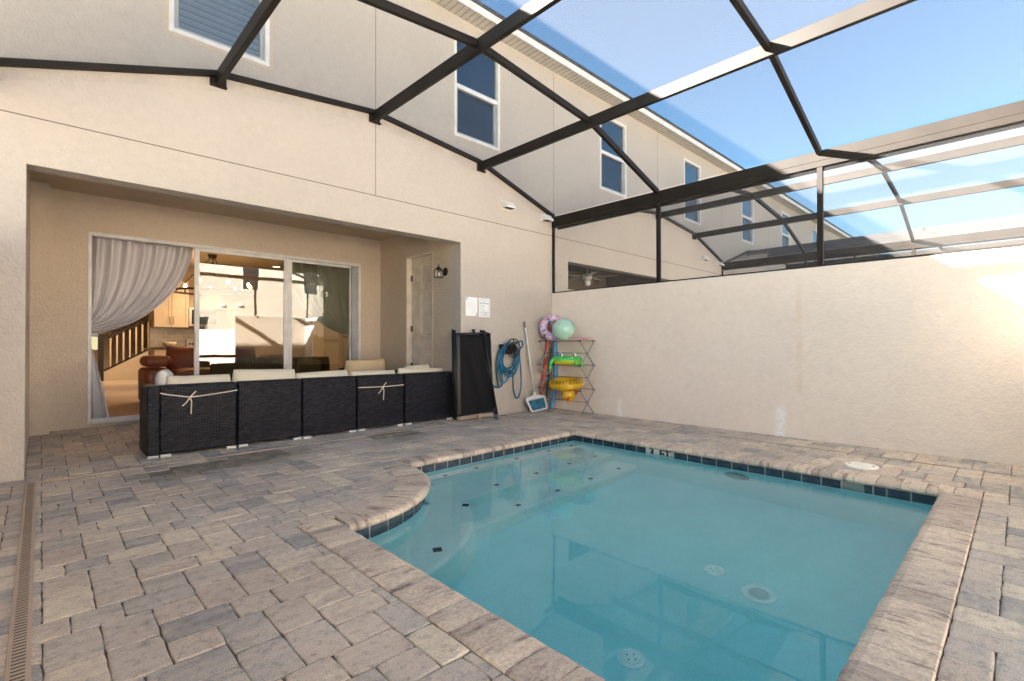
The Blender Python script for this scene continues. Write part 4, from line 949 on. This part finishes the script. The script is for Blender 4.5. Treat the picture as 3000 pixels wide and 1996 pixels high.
def module(x0, x1, label, ctop, seed, ribbon=None, yb=.12):
    t = thing('sofa_module', label, 'sofa module', ((x0 + x1) / 2, yb + .35, .012), 'wicker sofa modules')
    MB().box(x0, x1, yb, yb + .12, .035, .705).build('backrest', m_wick, t, bev=.022, seg=4)
    MB().box(x0, x1, yb + .122, yb + .70, .035, .30).build('seat_base', m_wick, t, bev=.012)
    MB().pillow(((x0 + x1) / 2, yb + .43, .37), x1 - x0 - .02, .14, .56, (R(90), 0, 0), seed=seed + 5).build('seat_cushion', m_cream, t, smooth=True)
    MB().pillow(((x0 + x1) / 2, yb + .21, ctop - .235), x1 - x0 + .01, .19, .50, (R(-7), R((seed % 3 - 1) * 1.6), R((seed % 2) * 3 - 1)), seed=seed).build('back_cushion', m_cream, t, smooth=True)
    for xa in (x0 + .005, x1 - .095):
        for ya in (yb - .004, yb + .60): MB().box(xa, xa + .09, ya, ya + .07, .004 + .03 * ya, .034).build('foot', m_foot, t, bev=.003)
    if ribbon:
        za, sag, xk = ribbon; y = yb - .005; q = MB()
        pts = []
        for i in range(21):
            f = i / 20; x = x0 + (x1 - x0) * f; kf = (xk - x0) / (x1 - x0)
            z = za - sag * (f / kf) ** .8 if f < kf else za - sag + sag * .75 * ((f - kf) / (1 - kf)) ** 1.3
            pts.append((x, y - .002, z))
        def strip(P, w):
            for (a, b) in zip(P, P[1:]): q.bar(a, b, .004, w, (0, 0, 1))
        strip(pts, .010); zk = za - sag
        strip([(xk, y - .006, zk), (xk + .03, y - .008, zk + .035), (xk + .05, y - .006, zk + .055)], .010)
        strip([(xk, y - .006, zk), (xk - .03, y - .008, zk - .05), (xk - .065, y - .004, zk - .085)], .011)
        strip([(xk, y - .006, zk), (xk + .012, y - .010, zk - .05), (xk + .008, y - .006, zk - .17)], .011)
        q.ball((xk, y - .006, zk), .010, 8, 6); q.build('tie_ribbon', m_cream, t)
    return t
m1 = module(-5.546, -4.876, 'corner wicker sofa module at the left end, with an arm and a tied ribbon', .775, 1, (.632, .055, -5.30))
MB().box(-5.648, -5.547, .115, .60, .033, .700).build('armrest', m_wick, m1, bev=.012, seg=3)
MB().box(-5.640, -5.555, .112, .18, .015, .034).build('foot', m_foot, m1)
module(-4.863, -4.199, 'black wicker sofa module second from the left, with the tallest cream cushion', .815, 2)
module(-4.187, -3.528, 'middle black wicker sofa module of the row, plain back without ribbon', .765, 3)
module(-3.510, -2.854, 'black wicker sofa module with a cream ribbon tied in a bow, fourth from left', .750, 4, (.560, .010, -3.17))
module(-2.822, -2.038, 'black wicker sofa module at the right end beside the folded loungers', .760, 5)
tag(MB().pillow((-5.44, .50, .62), .46, .17, .46, (R(-6), 0, R(78)), seed=8).build('sofa_cushion', plain('pale_grey_cushion', (.62, .60, .55), .85, 0, .05), smooth=True), 'rounded pale grey cushion standing at the left end of the sofa by the arm', 'cushion')
tag(MB().pillow((-5.36, .36, .58), .34, .14, .42, (R(-5), R(4), R(60)), seed=9).build('sofa_cushion', m_cream, smooth=True), 'small cream cushion squeezed between the grey cushion and the sofa back', 'cushion')
tag(MB().pillow((-2.42, .42, .60), .45, .13, .42, (R(-14), R(-3), R(3)), seed=12).build('sofa_cushion', m_cream, smooth=True), 'cream cushion peeking up behind the right end sofa module', 'cushion')
t = thing('wicker_armchair', 'black wicker armchair standing behind the sofa by the right door jamb', 'armchair', (-2.72, 1.35, .05))
MB().box(-3.06, -2.36, 1.55, 1.67, .07, .74).build('backrest', m_wick, t, bev=.012); MB().box(-3.06, -2.36, .95, 1.549, .07, .34).build('seat_base', m_wick, t, bev=.012)
MB().box(-2.358, -2.26, .95, 1.67, .07, .70).build('armrest', m_wick, t, bev=.012)
MB().pillow((-2.74, 1.43, .66), .66, .18, .44, (R(8), R(-2), 0), seed=14).build('back_cushion', plain('tan_cushion_fabric', (.60, .46, .28), .85, 0, .06), t, smooth=True)
MB().pillow((-2.71, 1.24, .41), .66, .14, .56, (R(90), 0, 0), seed=15).build('seat_cushion', m_cream, t, smooth=True)

# ---------------------------------------------------------------- wall lantern
lx, ly, lz = -2.105, .375, 2.155
t = thing('wall_lantern', 'black outdoor wall lantern with clear glass on the porch return wall', 'wall lamp', (-1.98, ly, 2.2))
q = MB(); q.lathe([(0, .022), (.03, .022), (.045, .014), (.060, .010), (.064, 0)], (-1.981, ly, 2.195), (-1, 0, 0), 28); q.build('back_plate', m_blackmetal, t, smooth=True)
q = MB(); q.tube([(-1.99, ly, 2.195), (-2.04, ly, 2.205), (-2.08, ly, 2.222), (lx, ly, 2.228)], .009, 8); q.build('arm', m_blackmetal, t, smooth=True)
q = MB(); q.lathe([(0, .055), (.012, .052), (.02, .035), (.035, .028), (.048, .012), (.050, 0), (0, 0)], (lx, ly, 2.212), n=24); q.torus((lx, ly, 2.285), .012, .003, (0, 1, 0), 16, 6, 0, 1.0); q.build('cap', m_blackmetal, t)
q = MB(); hw = .047; zb, zt_ = 2.095, 2.205
for a in (-1, 1):
    for b in (-1, 1): q.box(lx + a * hw - .004, lx + a * hw + .004, ly + b * hw - .004, ly + b * hw + .004, zb, zt_ + .006)
for z in (zb, zt_):
    for a in (-1, 1): q.box(lx - hw, lx + hw, ly + a * hw - .004, ly + a * hw + .004, z - .004, z + .004); q.box(lx + a * hw - .004, lx + a * hw + .004, ly - hw, ly + hw, z - .0035, z + .0035)
q.build('cage_frame', m_blackmetal, t)
q = MB()
for a in (-1, 1): q.quad((lx + a * .044, ly - .043, zb + .004), (lx + a * .044, ly + .043, zb + .004), (lx + a * .044, ly + .043, zt_ - .004), (lx + a * .044, ly - .043, zt_ - .004)); q.quad((lx - .043, ly + a * .044, zb + .004), (lx + .043, ly + a * .044, zb + .004), (lx + .043, ly + a * .044, zt_ - .004), (lx - .043, ly + a * .044, zt_ - .004))
q.build('glass', m_lampglass, t)
MB().ball((lx, ly, 2.145), .022, 14, 9, (1, 1, 1.35)).build('bulb', plain('white_bulb', (.80, .77, .80), .4, 0, .02), t, smooth=True)

# ---------------------------------------------------------------- papers on the wall
m_paper = plain('laminated_paper', (.84, .85, .85), .30, 0, .03)
m_teal = plain('teal_print', (.10, .30, .36), .6); m_grey = plain('grey_print', (.28, .30, .33), .6); m_blue = plain('pale_blue_print', (.38, .55, .66), .6)
t = thing('notice_sheet', 'white laminated notice with pale blue corners, left of the two on the wall', 'notice', (-1.78, -.004, 1.65))
x0, x1, z0, z1 = -1.893, -1.668, 1.520, 1.797
MB().box(x0, x1, -.0045, -.001, z0, z1).build('sheet', m_paper, t)
q = MB(); q.f = []
for P in (((x0 + .004, z1 - .003), (x0 + .055, z1 - .003), (x0 + .004, z1 - .06)), ((x1 - .003, z0 + .004), (x1 - .045, z0 + .004), (x1 - .003, z0 + .075))):
    k = q.pts([(x, -.0049, z) for x, z in P]); q.f.append((k, k + 1, k + 2))
q.build('corner_print', m_blue, t)
q = MB()
for i in range(12): q.box(x0 + .03, x0 + .19 - .03 * (i % 3 == 2), -.0051, -.0047, z1 - .045 - .017 * i, z1 - .042 - .017 * i)
q.build('printed_line', plain('faint_print', (.60, .64, .67), .6), t)
t = thing('pool_rules_sign', 'white sign headed POOL RULES with a blue border, right of the notice', 'sign', (-1.53, -.004, 1.65))
x0, x1, z0, z1 = -1.643, -1.425, 1.512, 1.795; xc = (x0 + x1) / 2
MB().box(x0, x1, -.0075, -.001, z0, z1).build('sheet', m_paper, t, bev=.002)
q = MB(); a = .020
for (xa, xb, za, zb_) in ((x0 + a, x1 - a, z1 - a - .005, z1 - a), (x0 + a, x1 - a, z0 + a, z0 + a + .005), (x0 + a, x0 + a + .004, z0 + a + .005, z1 - a - .005), (x1 - a - .004, x1 - a, z0 + a + .005, z1 - a - .005)): q.box(xa, xb, -.0082, -.0077, za, zb_)
q.build('border', plain('slate_blue_print', (.20, .29, .38), .6), t)
rt = (R(90), 0, 0)
text_mesh('lettering', 'POOL RULES', .030, m_teal, t, (xc, -.0082, z1 - .078), rt, .0003, 'CENTER', .0006, .95)
for i, w in enumerate(('NO RUNNING', 'NO DIVING', 'NO GLASS', 'NO PETS', 'SHOWER FIRST', 'CHILDREN WITH ADULTS')): text_mesh('lettering', w, .0125, m_grey, t, (x0 + .048, -.0082, z1 - .112 - .0165 * i), rt, .0002, 'LEFT', 0, .85)
text_mesh('lettering', 'SWIM AT YOUR OWN RISK', .0165, m_teal, t, (xc, -.0082, z0 + .067), rt, .0003, 'CENTER', .0004, .80)
text_mesh('lettering', 'NO LIFEGUARD', .0165, m_ink, t, (xc, -.0082, z0 + .044), rt, .0003, 'CENTER', .0004, .95)
q = MB(); q.ball((xc, -.0082, z1 - .048), .012, 10, 5, (1, .03, .45)); q.build('emblem', m_ink, t)

# ---------------------------------------------------------------- folded sling loungers
m_sling = plain('black_sling_mesh', (.0040, .0040, .005), .75, 0, .25, 9, 300, .0006); m_sling.node_tree.nodes['Principled BSDF'].inputs['Specular IOR Level'].default_value = .25
m_tube = plain('black_tube', (.012, .013, .016), .35, .1, .2, 4)
m_cap = plain('pale_rubber_cap', (.55, .48, .36), .6)
LA, LB = Vector((-2.165, -.115, 0)), Vector((-1.565, -.275, 0))
la = (LB - LA).normalized(); ln = Vector((-la.y, la.x, 0)); 
if ln.y < 0: ln = -ln
def lounger(off, label, h, sh):
    t = thing('folded_lounger', label, 'lounger', tuple(LA + ln * off), 'folded loungers leaning on the wall'); w = (LB - LA).length
    P = lambda u, z, d=0: LA + la * (u - .035 * z * (u / w)) + ln * (off + d + .030 * z) + Vector((0, 0, z))
    q = MB(); q.tube([P(.01, .035), P(.01, h)], .0125, 10); q.tube([P(.01, h), P(.01, h + .015)], .016, 10); q.tube([P(w - .02, .10), P(w - .02, h - .02)], .0125, 10)
    q.tube([P(.01, h - .05), P(w - .02, h - .03)], .011, 8); q.tube([P(.01, .085), P(w - .02, .115)], .011, 8); q.build('frame', m_tube, t, smooth=True)
    q = MB(); nu, nv = 26, 40
    for i in range(nu + 1):
        for j in range(nv + 1):
            u, v = i / nu, j / nv; wob = mnoise.noise(Vector((u * 2.3 + off * 40, v * 2.6 + u * 2.2, 2.2))) * .030 + mnoise.noise(Vector((u * 5, v * 7 + u * 5, off * 9 + 7))) * .008
            q.v.append(tuple(P(.085 + (w - .105) * u, .10 + (h - .15) * v, -.006 + wob * math.sin(math.pi * u) ** .7 * math.sin(math.pi * v) ** .6)))
    for i in range(nu):
        for j in range(nv): a = i * (nv + 1) + j; q.f.append((a, a + nv + 1, a + nv + 2, a + 1))
    o = q.build('sling', m_sling, t, smooth=True); md = o.modifiers.new('solid', 'SOLIDIFY'); md.thickness = .003
    q = MB(); q.tube([P(.078, .11), P(.078, h - .05)], .008, 8); q.tube([P(.05, .11), P(.05, h - .06)], .020, 8, False); q.build('edge_piping', plain('charcoal_strap', (.075, .07, .06), .7), t, smooth=True)
    q = MB(); q.tube([P(w - .155 + sh, h + .02, -.03), P(w + .028, .02, -.055)], .0125, 10); q.build('leg', m_tube, t, smooth=True)
    q = MB(); q.tube([P(w - .11 + sh, h + .02, .0), P(w - .105 + sh, h - .10, .0)], .0125, 10); q.build('leg', m_tube, t, smooth=True)
    q = MB(); q.tube([P(w + .023, .075, -.055), P(w + .029, .004, -.055)], .015, 10); q.build('foot_cap', plain('chrome_cap', (.35, .35, .36), .3, .7), t, smooth=True)
    q = MB(); q.tube([P(w - .24, .105), P(w - .24, .012)], .012, 10); q.build('foot_cap', m_cap, t, smooth=True)
    return t
lounger(0, 'front folded black sling lounger standing on end against the wall', 1.285, 0)
lounger(.048, 'folded black lounger sandwiched behind the front one', 1.29, -.02)
lounger(.096, 'folded black lounger nearest the wall, its leg tops sticking up', 1.30, -.13)

# ---------------------------------------------------------------- hose reel, hose and tap
RC = Vector((-1.076, -.165, 1.04))
t = thing('hose_reel', 'dark wall mounted hose reel with an openwork leaf pattern', 'hose reel', (-1.15, 0, 1.04))
q = MB(); q.torus(RC, .142, .0085, (0, 1, 0), 40, 8); q.torus(RC, .05, .006, (0, 1, 0), 24, 6); random.seed(3)
for i in range(11):
    a = 2 * math.pi * i / 11 + .2; b = a + random.uniform(-.5, .5)
    p0 = RC + Vector((.05 * math.cos(a), 0, .05 * math.sin(a))); p1 = RC + Vector((.14 * math.cos(b), 0, .14 * math.sin(b))); mid = (p0 + p1) / 2 + Vector((random.uniform(-.015, .015), -.004, random.uniform(-.015, .015)))
    q.tube([p0, mid, p1], .0042, 6); c = b + .55; q.tube([mid, RC + Vector((.105 * math.cos(c), -.003, .105 * math.sin(c))), RC + Vector((.138 * math.cos(c + .2), 0, .138 * math.sin(c + .2)))], .0034, 5)
q.build('front_grille', plain('bronze_cast_metal', (.032, .020, .014), .5, .4), t)
q = MB(); q.tube([RC + Vector((0, .005, 0)), (-1.09, -.02, 1.03)], .075, 24); q.build('drum', m_blackmetal, t)
q = MB(); q.box(-1.24, -.97, -.022, -.0015, .94, 1.10); q.bar((-1.22, -.02, 1.0), (-1.12, -.14, 1.03), .03, .03); q.build('wall_plate', m_blackmetal, t, bev=.006)
path = []
def loop(cx_, top, bot, hw, y, a0=90, a1=-270, n=22):
    for i in range(n):
        a = R(a0 + (a1 - a0) * i / n); zc, hh = (top + bot) / 2, (top - bot) / 2
        x = cx_ + hw * math.cos(a) * (1.0 - .12 * math.sin(a)); path.append(Vector((x + .012 * math.sin(3 * a), y, zc + hh * math.sin(a))))
loop(-1.10, 1.115, .72, .150, -.060); loop(-1.12, 1.10, .665, .165, -.085); loop(-1.08, 1.12, .64, .175, -.110); loop(-1.11, 1.105, .69, .155, -.130); loop(-1.09, 1.11, .60, .185, -.10)
sm = [path[0]]
path += [Vector(p) for p in ((-1.16, -.08, 1.09), (-1.26, -.07, 1.00), (-1.31, -.06, .82), (-1.27, -.06, .58), (-1.205, -.07, .50), (-1.13, -.09, .56), (-1.06, -.12, .68), (-1.045, -.12, .60), (-1.03, -.11, .42), (-.985, -.10, .29), (-.94, -.10, .245), (-.885, -.10, .29), (-.845, -.10, .43), (-.845, -.10, .58), (-.87, -.11, .75), (-.90, -.12, .92), (-.90, -.13, 1.02), (-.86, -.14, 1.06), (-.855, -.15, 1.11), (-.90, -.16, 1.15), (-.98, -.15, 1.13), (-1.05, -.12, 1.12))]
def catmull(P, n=4):
    o = []
    for i in range(len(P) - 1):
        p0, p1, p2, p3 = P[max(i - 1, 0)], P[i], P[i + 1], P[min(i + 2, len(P) - 1)]
        for k in range(n):
            s = k / n; o.append(.5 * ((2 * p1) + (p2 - p0) * s + (2 * p0 - 5 * p1 + 4 * p2 - p3) * s * s + (3 * p1 - p0 - 3 * p2 + p3) * s ** 3))
    return o + [P[-1]]
t = thing('garden_hose', 'blue green garden hose coiled on the wall reel with one long loop', 'hose', (-1.1, -.1, .9))
m_hose = plain('blue_hose', (.010, .13, .24), .38, 0, .35, 5)
MB().tube(catmull(path), .0135, 8).build('hose_coil', m_hose, t, smooth=True)
tail = [Vector(p) for p in ((-1.25, -.05, 1.03), (-1.29, -.05, .90), (-1.23, -.05, .66), (-1.205, -.055, .53), (-1.235, -.06, .46), (-1.315, -.06, .435), (-1.40, -.055, .47), (-1.465, -.05, .535))]
MB().tube(catmull(tail), .0135, 8).build('hose_tail', m_hose, t, smooth=True)
MB().tube(catmull([Vector(p) for p in ((-1.27, -.045, 1.0), (-1.315, -.045, .85), (-1.32, -.045, .66), (-1.30, -.045, .52), (-1.297, -.045, .45))]), .0125, 8).build('hose_end', plain('dark_green_hose', (.012, .07, .085), .4), t, smooth=True)
t = thing('garden_tap', 'small metal outdoor tap on the wall behind the folded loungers', 'tap', (-1.485, 0, .57))
q = MB(); q.tube([(-1.485, -.001, .575), (-1.485, -.05, .575), (-1.482, -.065, .565), (-1.47, -.06, .535)], .014, 10); q.build('spout', plain('verdigris_brass', (.20, .26, .24), .5, .5), t, smooth=True)
q = MB(); q.lathe([(0, .02), (.03, .016), (.032, 0), (0, -.004)], (-1.485, -.05, .592), (.2, -.4, 1), 12); q.build('handle', plain('teal_tap_handle', (.12, .22, .24), .5), t)

# ---------------------------------------------------------------- pool net
t = thing('pool_net', 'pool skimmer net with a white frame and silver pole leaning on the wall', 'pool net', (-.55, -.2, 0))
top, bot = Vector((-.695, -.025, 1.47)), Vector((-.565, -.125, .31))
q = MB(); q.tube([top + (bot - top) * .07, bot], .0150, 12); q.build('pole', plain('silver_aluminium', (.70, .69, .68), .4, .2), t, smooth=True)
q = MB(); q.tube([top, top + (bot - top) * .085], .019, 12); q.build('grip', plain('grey_grip', (.22, .21, .20), .6), t, smooth=True)
HX = lambda u, v: Vector((-.80 + .47 * u + .075 * (1 - v) * (1 - u) + .0 * v, -.20 + .065 * v, .006 + .235 * v + .022 * u))
m_frame = plain('white_net_frame', (.78, .77, .80), .4)
oc = [(.10, 0), (.93, 0), (1.0, .08), (1.0, .85), (.93, .98), (.60, 1.06), (.50, 1.16), (.42, 1.06), (.10, .98), (0, .86), (.02, .10)]
ic = [(.13, .10), (.90, .10), (.93, .15), (.93, .74), (.89, .80), (.60, .82), (.50, .82), (.42, .82), (.14, .80), (.09, .74), (.10, .16)]
q = MB(); n = len(oc); d = Vector((0, -.012, .003))
ks = [q.pts([HX(*p) + o for p in ring]) for ring, o in ((oc, d * 0), (oc, d), (ic, d), (ic, d * 0))]
for A, B in zip(ks, ks[1:] + ks[:1]):
    for i in range(n): q.f.append((A + i, A + (i + 1) % n, B + (i + 1) % n, B + i))
q.build('net_frame', m_frame, t, bev=.003)
q = MB(); q.tube([bot + Vector((.005, 0, .02)), HX(.5, 1.0)], .016, 10); q.build('socket', m_frame, t, smooth=True)
q = MB(); nu, nv = 18, 12
for i in range(nu + 1):
    for j in range(nv + 1):
        u, v = i / nu, j / nv; p = HX(.08 + .86 * u, .08 + .76 * v); b = (math.sin(math.pi * u) * math.sin(math.pi * min(1, v * .75 + .02))) ** .55
        p += Vector((-.05 * b * (1 - v), .10 * b + .02 * mnoise.noise(Vector((u * 5, v * 5, 1))), -.05 * b * v * 1.0)); p.y = min(p.y, -.012); p.z = max(p.z, .006); q.v.append(tuple(p))
for i in range(nu):
    for j in range(nv): a = i * (nv + 1) + j; q.f.append((a, a + nv + 1, a + nv + 2, a + 1))
q.build('net_bag', plain('blue_net', (.035, .17, .26), .8, 0, .4, 14), t, smooth=True)

# ---------------------------------------------------------------- folding rack with the pool toys
t = thing('drying_rack', 'folding metal drying rack with crossed legs holding the pool toys', 'rack', (-.26, -.54, 0))
m_rack = plain('grey_steel_tube', (.34, .33, .32), .4, .3); m_rod = plain('dark_steel_rod', (.10, .09, .085), .4, .5)
XF, XR, YL, YR = -.43, -.085, -.115, -.965; ZL = (0.006, .383, .767, 1.15)
for y in (YL, YR):
    for a in range(3):
        for s, off in ((0, -.006), (1, .006)):
            x0, x1 = (XF, XR) if s == 0 else (XR, XF)
            MB().tube([(x0, y + off, ZL[a]), (x1, y + off, ZL[a + 1])], .0105, 8).build('leg', m_rack, t, smooth=True)
for z in ZL[1:]:
    for x in (XF, XR): MB().tube([(x, YL, z), (x, YR, z)], .005, 8).build('rod', m_rod, t, smooth=True)
for a in range(3): MB().tube([((XF + XR) / 2, YL, (ZL[a] + ZL[a + 1]) / 2), ((XF + XR) / 2, YR, (ZL[a] + ZL[a + 1]) / 2)], .005, 8).build('rod', m_rod, t, smooth=True)
for y, s in ((YL, -1), (YR, 1)):
    for x, z in [(x, z) for x in (XF, XR) for z in ZL[1:]] + [((XF + XR) / 2, (ZL[a] + ZL[a + 1]) / 2) for a in range(3)]:
        MB().tube([(x, y - .016, z), (x, y + .030 * s * 1, z)] if s > 0 else [(x, y - .030, z), (x, y + .016, z)], .0105, 8).build('joint', m_blackmetal, t, smooth=True)
# mint ball
t = thing('beach_ball', 'mint green ball on the top of the drying rack', 'ball', (-.31, -.53, 1.155))
MB().ball((-.31, -.53, 1.157 + .178), .180, 40, 24).build('ball_skin', plain('mint_vinyl', (.42, .68, .53), .22, 0, .04, 3), t, smooth=True)
q = MB(); c = Vector((-.31, -.53, 1.335)); dv = (Vector(cam.location) - c).normalized(); sd = dv.cross(Vector((0, 0, 1))).normalized(); upv = sd.cross(dv)
for i, (a, b) in enumerate(((.055, .11), (.075, .095), (.065, .08), (.085, .072))):
    n_ = (dv * .14 - sd * -a * 1.1 + upv * b).normalized(); q.lathe([(.010 - .001 * i, 0), (0, .0015)], c + n_ * .1795, n_, 7)
q.build('printed_mark', m_grey, t)
# patterned swim ring: plain pink and lilac blotches
def blotch():
    m, t_, p = nt('pink_patterned_vinyl'); co = objco(t_)
    v = N(t_, 'TexVoronoi', Scale=27.0); L(t_, co, v.inputs['Vector']); sc_ = N(t_, 'SeparateColor'); L(t_, v.outputs['Color'], sc_.inputs[0])
    r = ramp(t_, sc_.outputs[0], [(0, (.62, .30, .42)), (.3, (.66, .50, .66)), (.5, (.72, .62, .66)), (.68, (.45, .42, .66)), (.82, (.70, .36, .46)), (.94, (.10, .07, .10))]); r.color_ramp.interpolation = 'CONSTANT'
    L(t_, r.outputs[0], p.inputs['Base Color']); p.inputs['Roughness'].default_value = .35; return m
q = MB(); dvr = (Vector(cam.location) - Vector((-.30, -.27, 1.37))).normalized(); dvr.z = .10; q.torus((-.275, -.275, 1.372), .155, .066, dvr, 44, 16, .03)
tag(q.build('swim_ring', blotch(), smooth=True), 'pink and lilac patterned swim ring standing behind the mint ball', 'swim ring')
# foam boards
m_pink = plain('pink_foam', (.70, .42, .42), .8)
for i, (z, y0, y1, x0, x1, l) in enumerate(((1.158, -.88, -.58, -.36, -.13, 'pink foam board lying flat on the rack, the lower one beside the ball'), (1.184, -.955, -.62, -.30, -.08, 'pink foam board on the rack, upper one resting across the other'))):
    tag(MB().box(x0, x1, y0, y1, z, z + .024).build('foam_board', m_pink, bev=.008, seg=3), l, 'foam board', 'pink foam boards on the rack')
# noodles in the corner
def noodle(P, r, m, label):
    tag(MB().tube(catmull([Vector(p) for p in P], 8), r, 12).build('pool_noodle', m, smooth=True), label, 'pool noodle', 'pool noodles in the corner')
noodle([(-.115, -.055, 1.43), (-.18, -.055, 1.0), (-.27, -.055, .5), (-.345, -.055, .01)], .030, plain('coral_foam', (.62, .12, .08), .75), 'coral red pool noodle leaning in the corner behind the rack')
noodle([(-.055, -.11, 1.26), (-.05, -.13, .9), (-.075, -.15, .5), (-.20, -.20, .10), (-.24, -.20, .035)], .033, plain('sky_blue_foam', (.11, .34, .60), .75), 'light blue pool noodle leaning right of the red one')
noodle([(-.055, -.045, 1.1), (-.12, -.045, .6), (-.21, -.045, .01)], .014, plain('dark_green_pole', (.01, .06, .035), .5), 'thin dark green stick between the red and blue noodles')
# frog ring
t = thing('frog_ring', 'bright green frog swim ring with bulging eyes on the middle rack level', 'swim ring', (-.26, -.58, .775))
def frogmat():
    m, t_, p = nt('green_yellow_vinyl'); sx = N(t_, 'SeparateXYZ'); L(t_, objco(t_), sx.inputs[0])
    r = ramp(t_, sx.outputs[2], [(.0, (.68, .62, .02)), (.058, (.62, .66, .03)), (.072, (.07, .56, .10)), (.2, (.10, .62, .14))]); L(t_, r.outputs[0], p.inputs['Base Color']); p.inputs['Roughness'].default_value = .3; return m
fc = Vector((-.26, -.56, .842)); m_frog = frogmat(); m_green = plain('green_vinyl', (.09, .60, .13), .3)
MB().torus(fc, .175, .068, (0, 0, 1), 56, 18, .035, .92).build('ring', m_frog, t, smooth=True)
dcam = Vector((-.77, -.64, 0)); dsd = Vector((.64, -.77, 0))
for s, nm in ((-1, 0), (1, 1)):
    e = fc + dcam * .115 + dsd * (.105 * s + .01) + Vector((0, 0, .082)); MB().ball(e, .038, 18, 12).build('eye', m_green, t, smooth=True)
    f = e + dcam * .014 + Vector((0, 0, .006)); q = MB().ball(f, .032, 16, 10).build('eyeball', plain('white_vinyl_eye', (.80, .80, .78), .3), t, smooth=True)
    MB().ball(f + dcam * .024 + dsd * -.006, .013, 12, 8, (1, 1, 1.4)).build('pupil', m_ink, q, smooth=True)
for s, o in ((-1, .215), (1, .10), (1.9, .12)):
    b = fc + dcam * (.16 if s < 1.5 else .10) + dsd * (o * (1 if s > 0 else -1) + (.07 if s > 1.5 else 0)); q = MB()
    q.tube([b + Vector((0, 0, .02)), b + dcam * .045 + dsd * (.035 * (1 if s > 0 else -1)) + Vector((0, 0, -.03)), b + dcam * .05 + dsd * (.045 * (1 if s > 0 else -1)) + Vector((0, 0, -.065 if s > 0 else -.10))], [.030, .026, .020], 10)
    for k in (-1, 0, 1): e = b + dcam * .05 + dsd * (.045 * (1 if s > 0 else -1)) + Vector((0, 0, -.065 if s > 0 else -.10)); q.tube([e, e + dsd * .03 * k + Vector((0, 0, -.035))], [.016, .010], 8)
    q.build('foot', m_green, t, smooth=True)
q = MB(); q.ball(fc + dcam * .222 + dsd * .075 + Vector((0, 0, .045)), .018, 12, 8); q.build('cheek_spot', plain('pale_peach', (.70, .50, .36), .4), t, smooth=True)
# yellow duck ring with lettering
t = thing('duck_ring', 'yellow duck swim ring with black lettering on the lowest rack level', 'swim ring', (-.26, -.58, .39))
m_yel = plain('yellow_vinyl', (.72, .42, .012), .22, 0, .10, 4); yc = Vector((-.255, -.55, .462)); tn = Vector((-.10, -.05, 1)).normalized()
MB().torus(yc, .205, .082, tn, 60, 18, .03, .9).build('ring', m_yel, t, smooth=True)
word = 'KIDDY RING'; th0 = math.atan2(dcam.y, dcam.x)
for i, ch in enumerate(word):
    if ch == ' ': continue
    th = th0 - 1.02 + .205 * i; rd = Vector((math.cos(th), math.sin(th), 0)); al = R(38)
    nrm = (rd * math.cos(al) + tn * math.sin(al)).normalized(); c = yc + (rd - tn * rd.dot(tn)).normalized() * .205 + nrm * .0815
    xa = Vector((-math.sin(th), math.cos(th), 0)); ya = nrm.cross(xa).normalized()
    o = text_mesh('lettering', ch, .060, m_ink, t, c, (0, 0, 0), .0012, 'CENTER', .0015, .85); o.rotation_euler = Matrix((xa, ya, nrm)).transposed().to_euler()
q = MB(); hc = yc + dcam * .12 + dsd * .03 + Vector((0, 0, -.17))
n, m_ = 22, 14
for i in range(m_ + 1):
    th = math.pi * i / m_
    for j in range(n):
        ph = 2 * math.pi * j / n; d = Vector((math.sin(th) * math.cos(ph), math.sin(th) * math.sin(ph), -math.cos(th))); r_ = .105 * (1 + .20 * mnoise.noise(d * 2.6 + Vector((3, 1, 0))) + .08 * mnoise.noise(d * 7))
        p = hc + Vector((d.x * r_ * 1.05, d.y * r_ * 1.05, d.z * r_ * (1.15 if d.z > 0 else .95))); q.v.append(tuple(p))
for i in range(m_):
    for j in range(n): q.f.append((i * n + j, i * n + (j + 1) % n, (i + 1) * n + (j + 1) % n, (i + 1) * n + j))
hd = q.build('head', m_yel, t, smooth=True)
m_orange = plain('orange_vinyl', (.74, .14, .02), .4)
def flap(c, w, h, nm):
    q = MB(); k = q.pts([c - dsd * w + Vector((0, 0, h * .4)), c + dsd * w + Vector((0, 0, h * .5)), c + dsd * w * .6 - Vector((0, 0, h * .4)), c - dsd * w * .55 - Vector((0, 0, h)), c + dcam * .03])
    q.f += [(k, k + 1, k + 4), (k + 1, k + 2, k + 4), (k + 2, k + 3, k + 4), (k + 3, k, k + 4), (k + 3, k + 2, k + 1, k)]; q.build(nm, m_orange, t)
flap(hc + dcam * .098 + dsd * .0 + Vector((0, 0, -.045)), .034, .062, 'beak'); flap(hc + dcam * .045 + dsd * .125 + Vector((0, 0, .055)), .030, .052, 'wing')
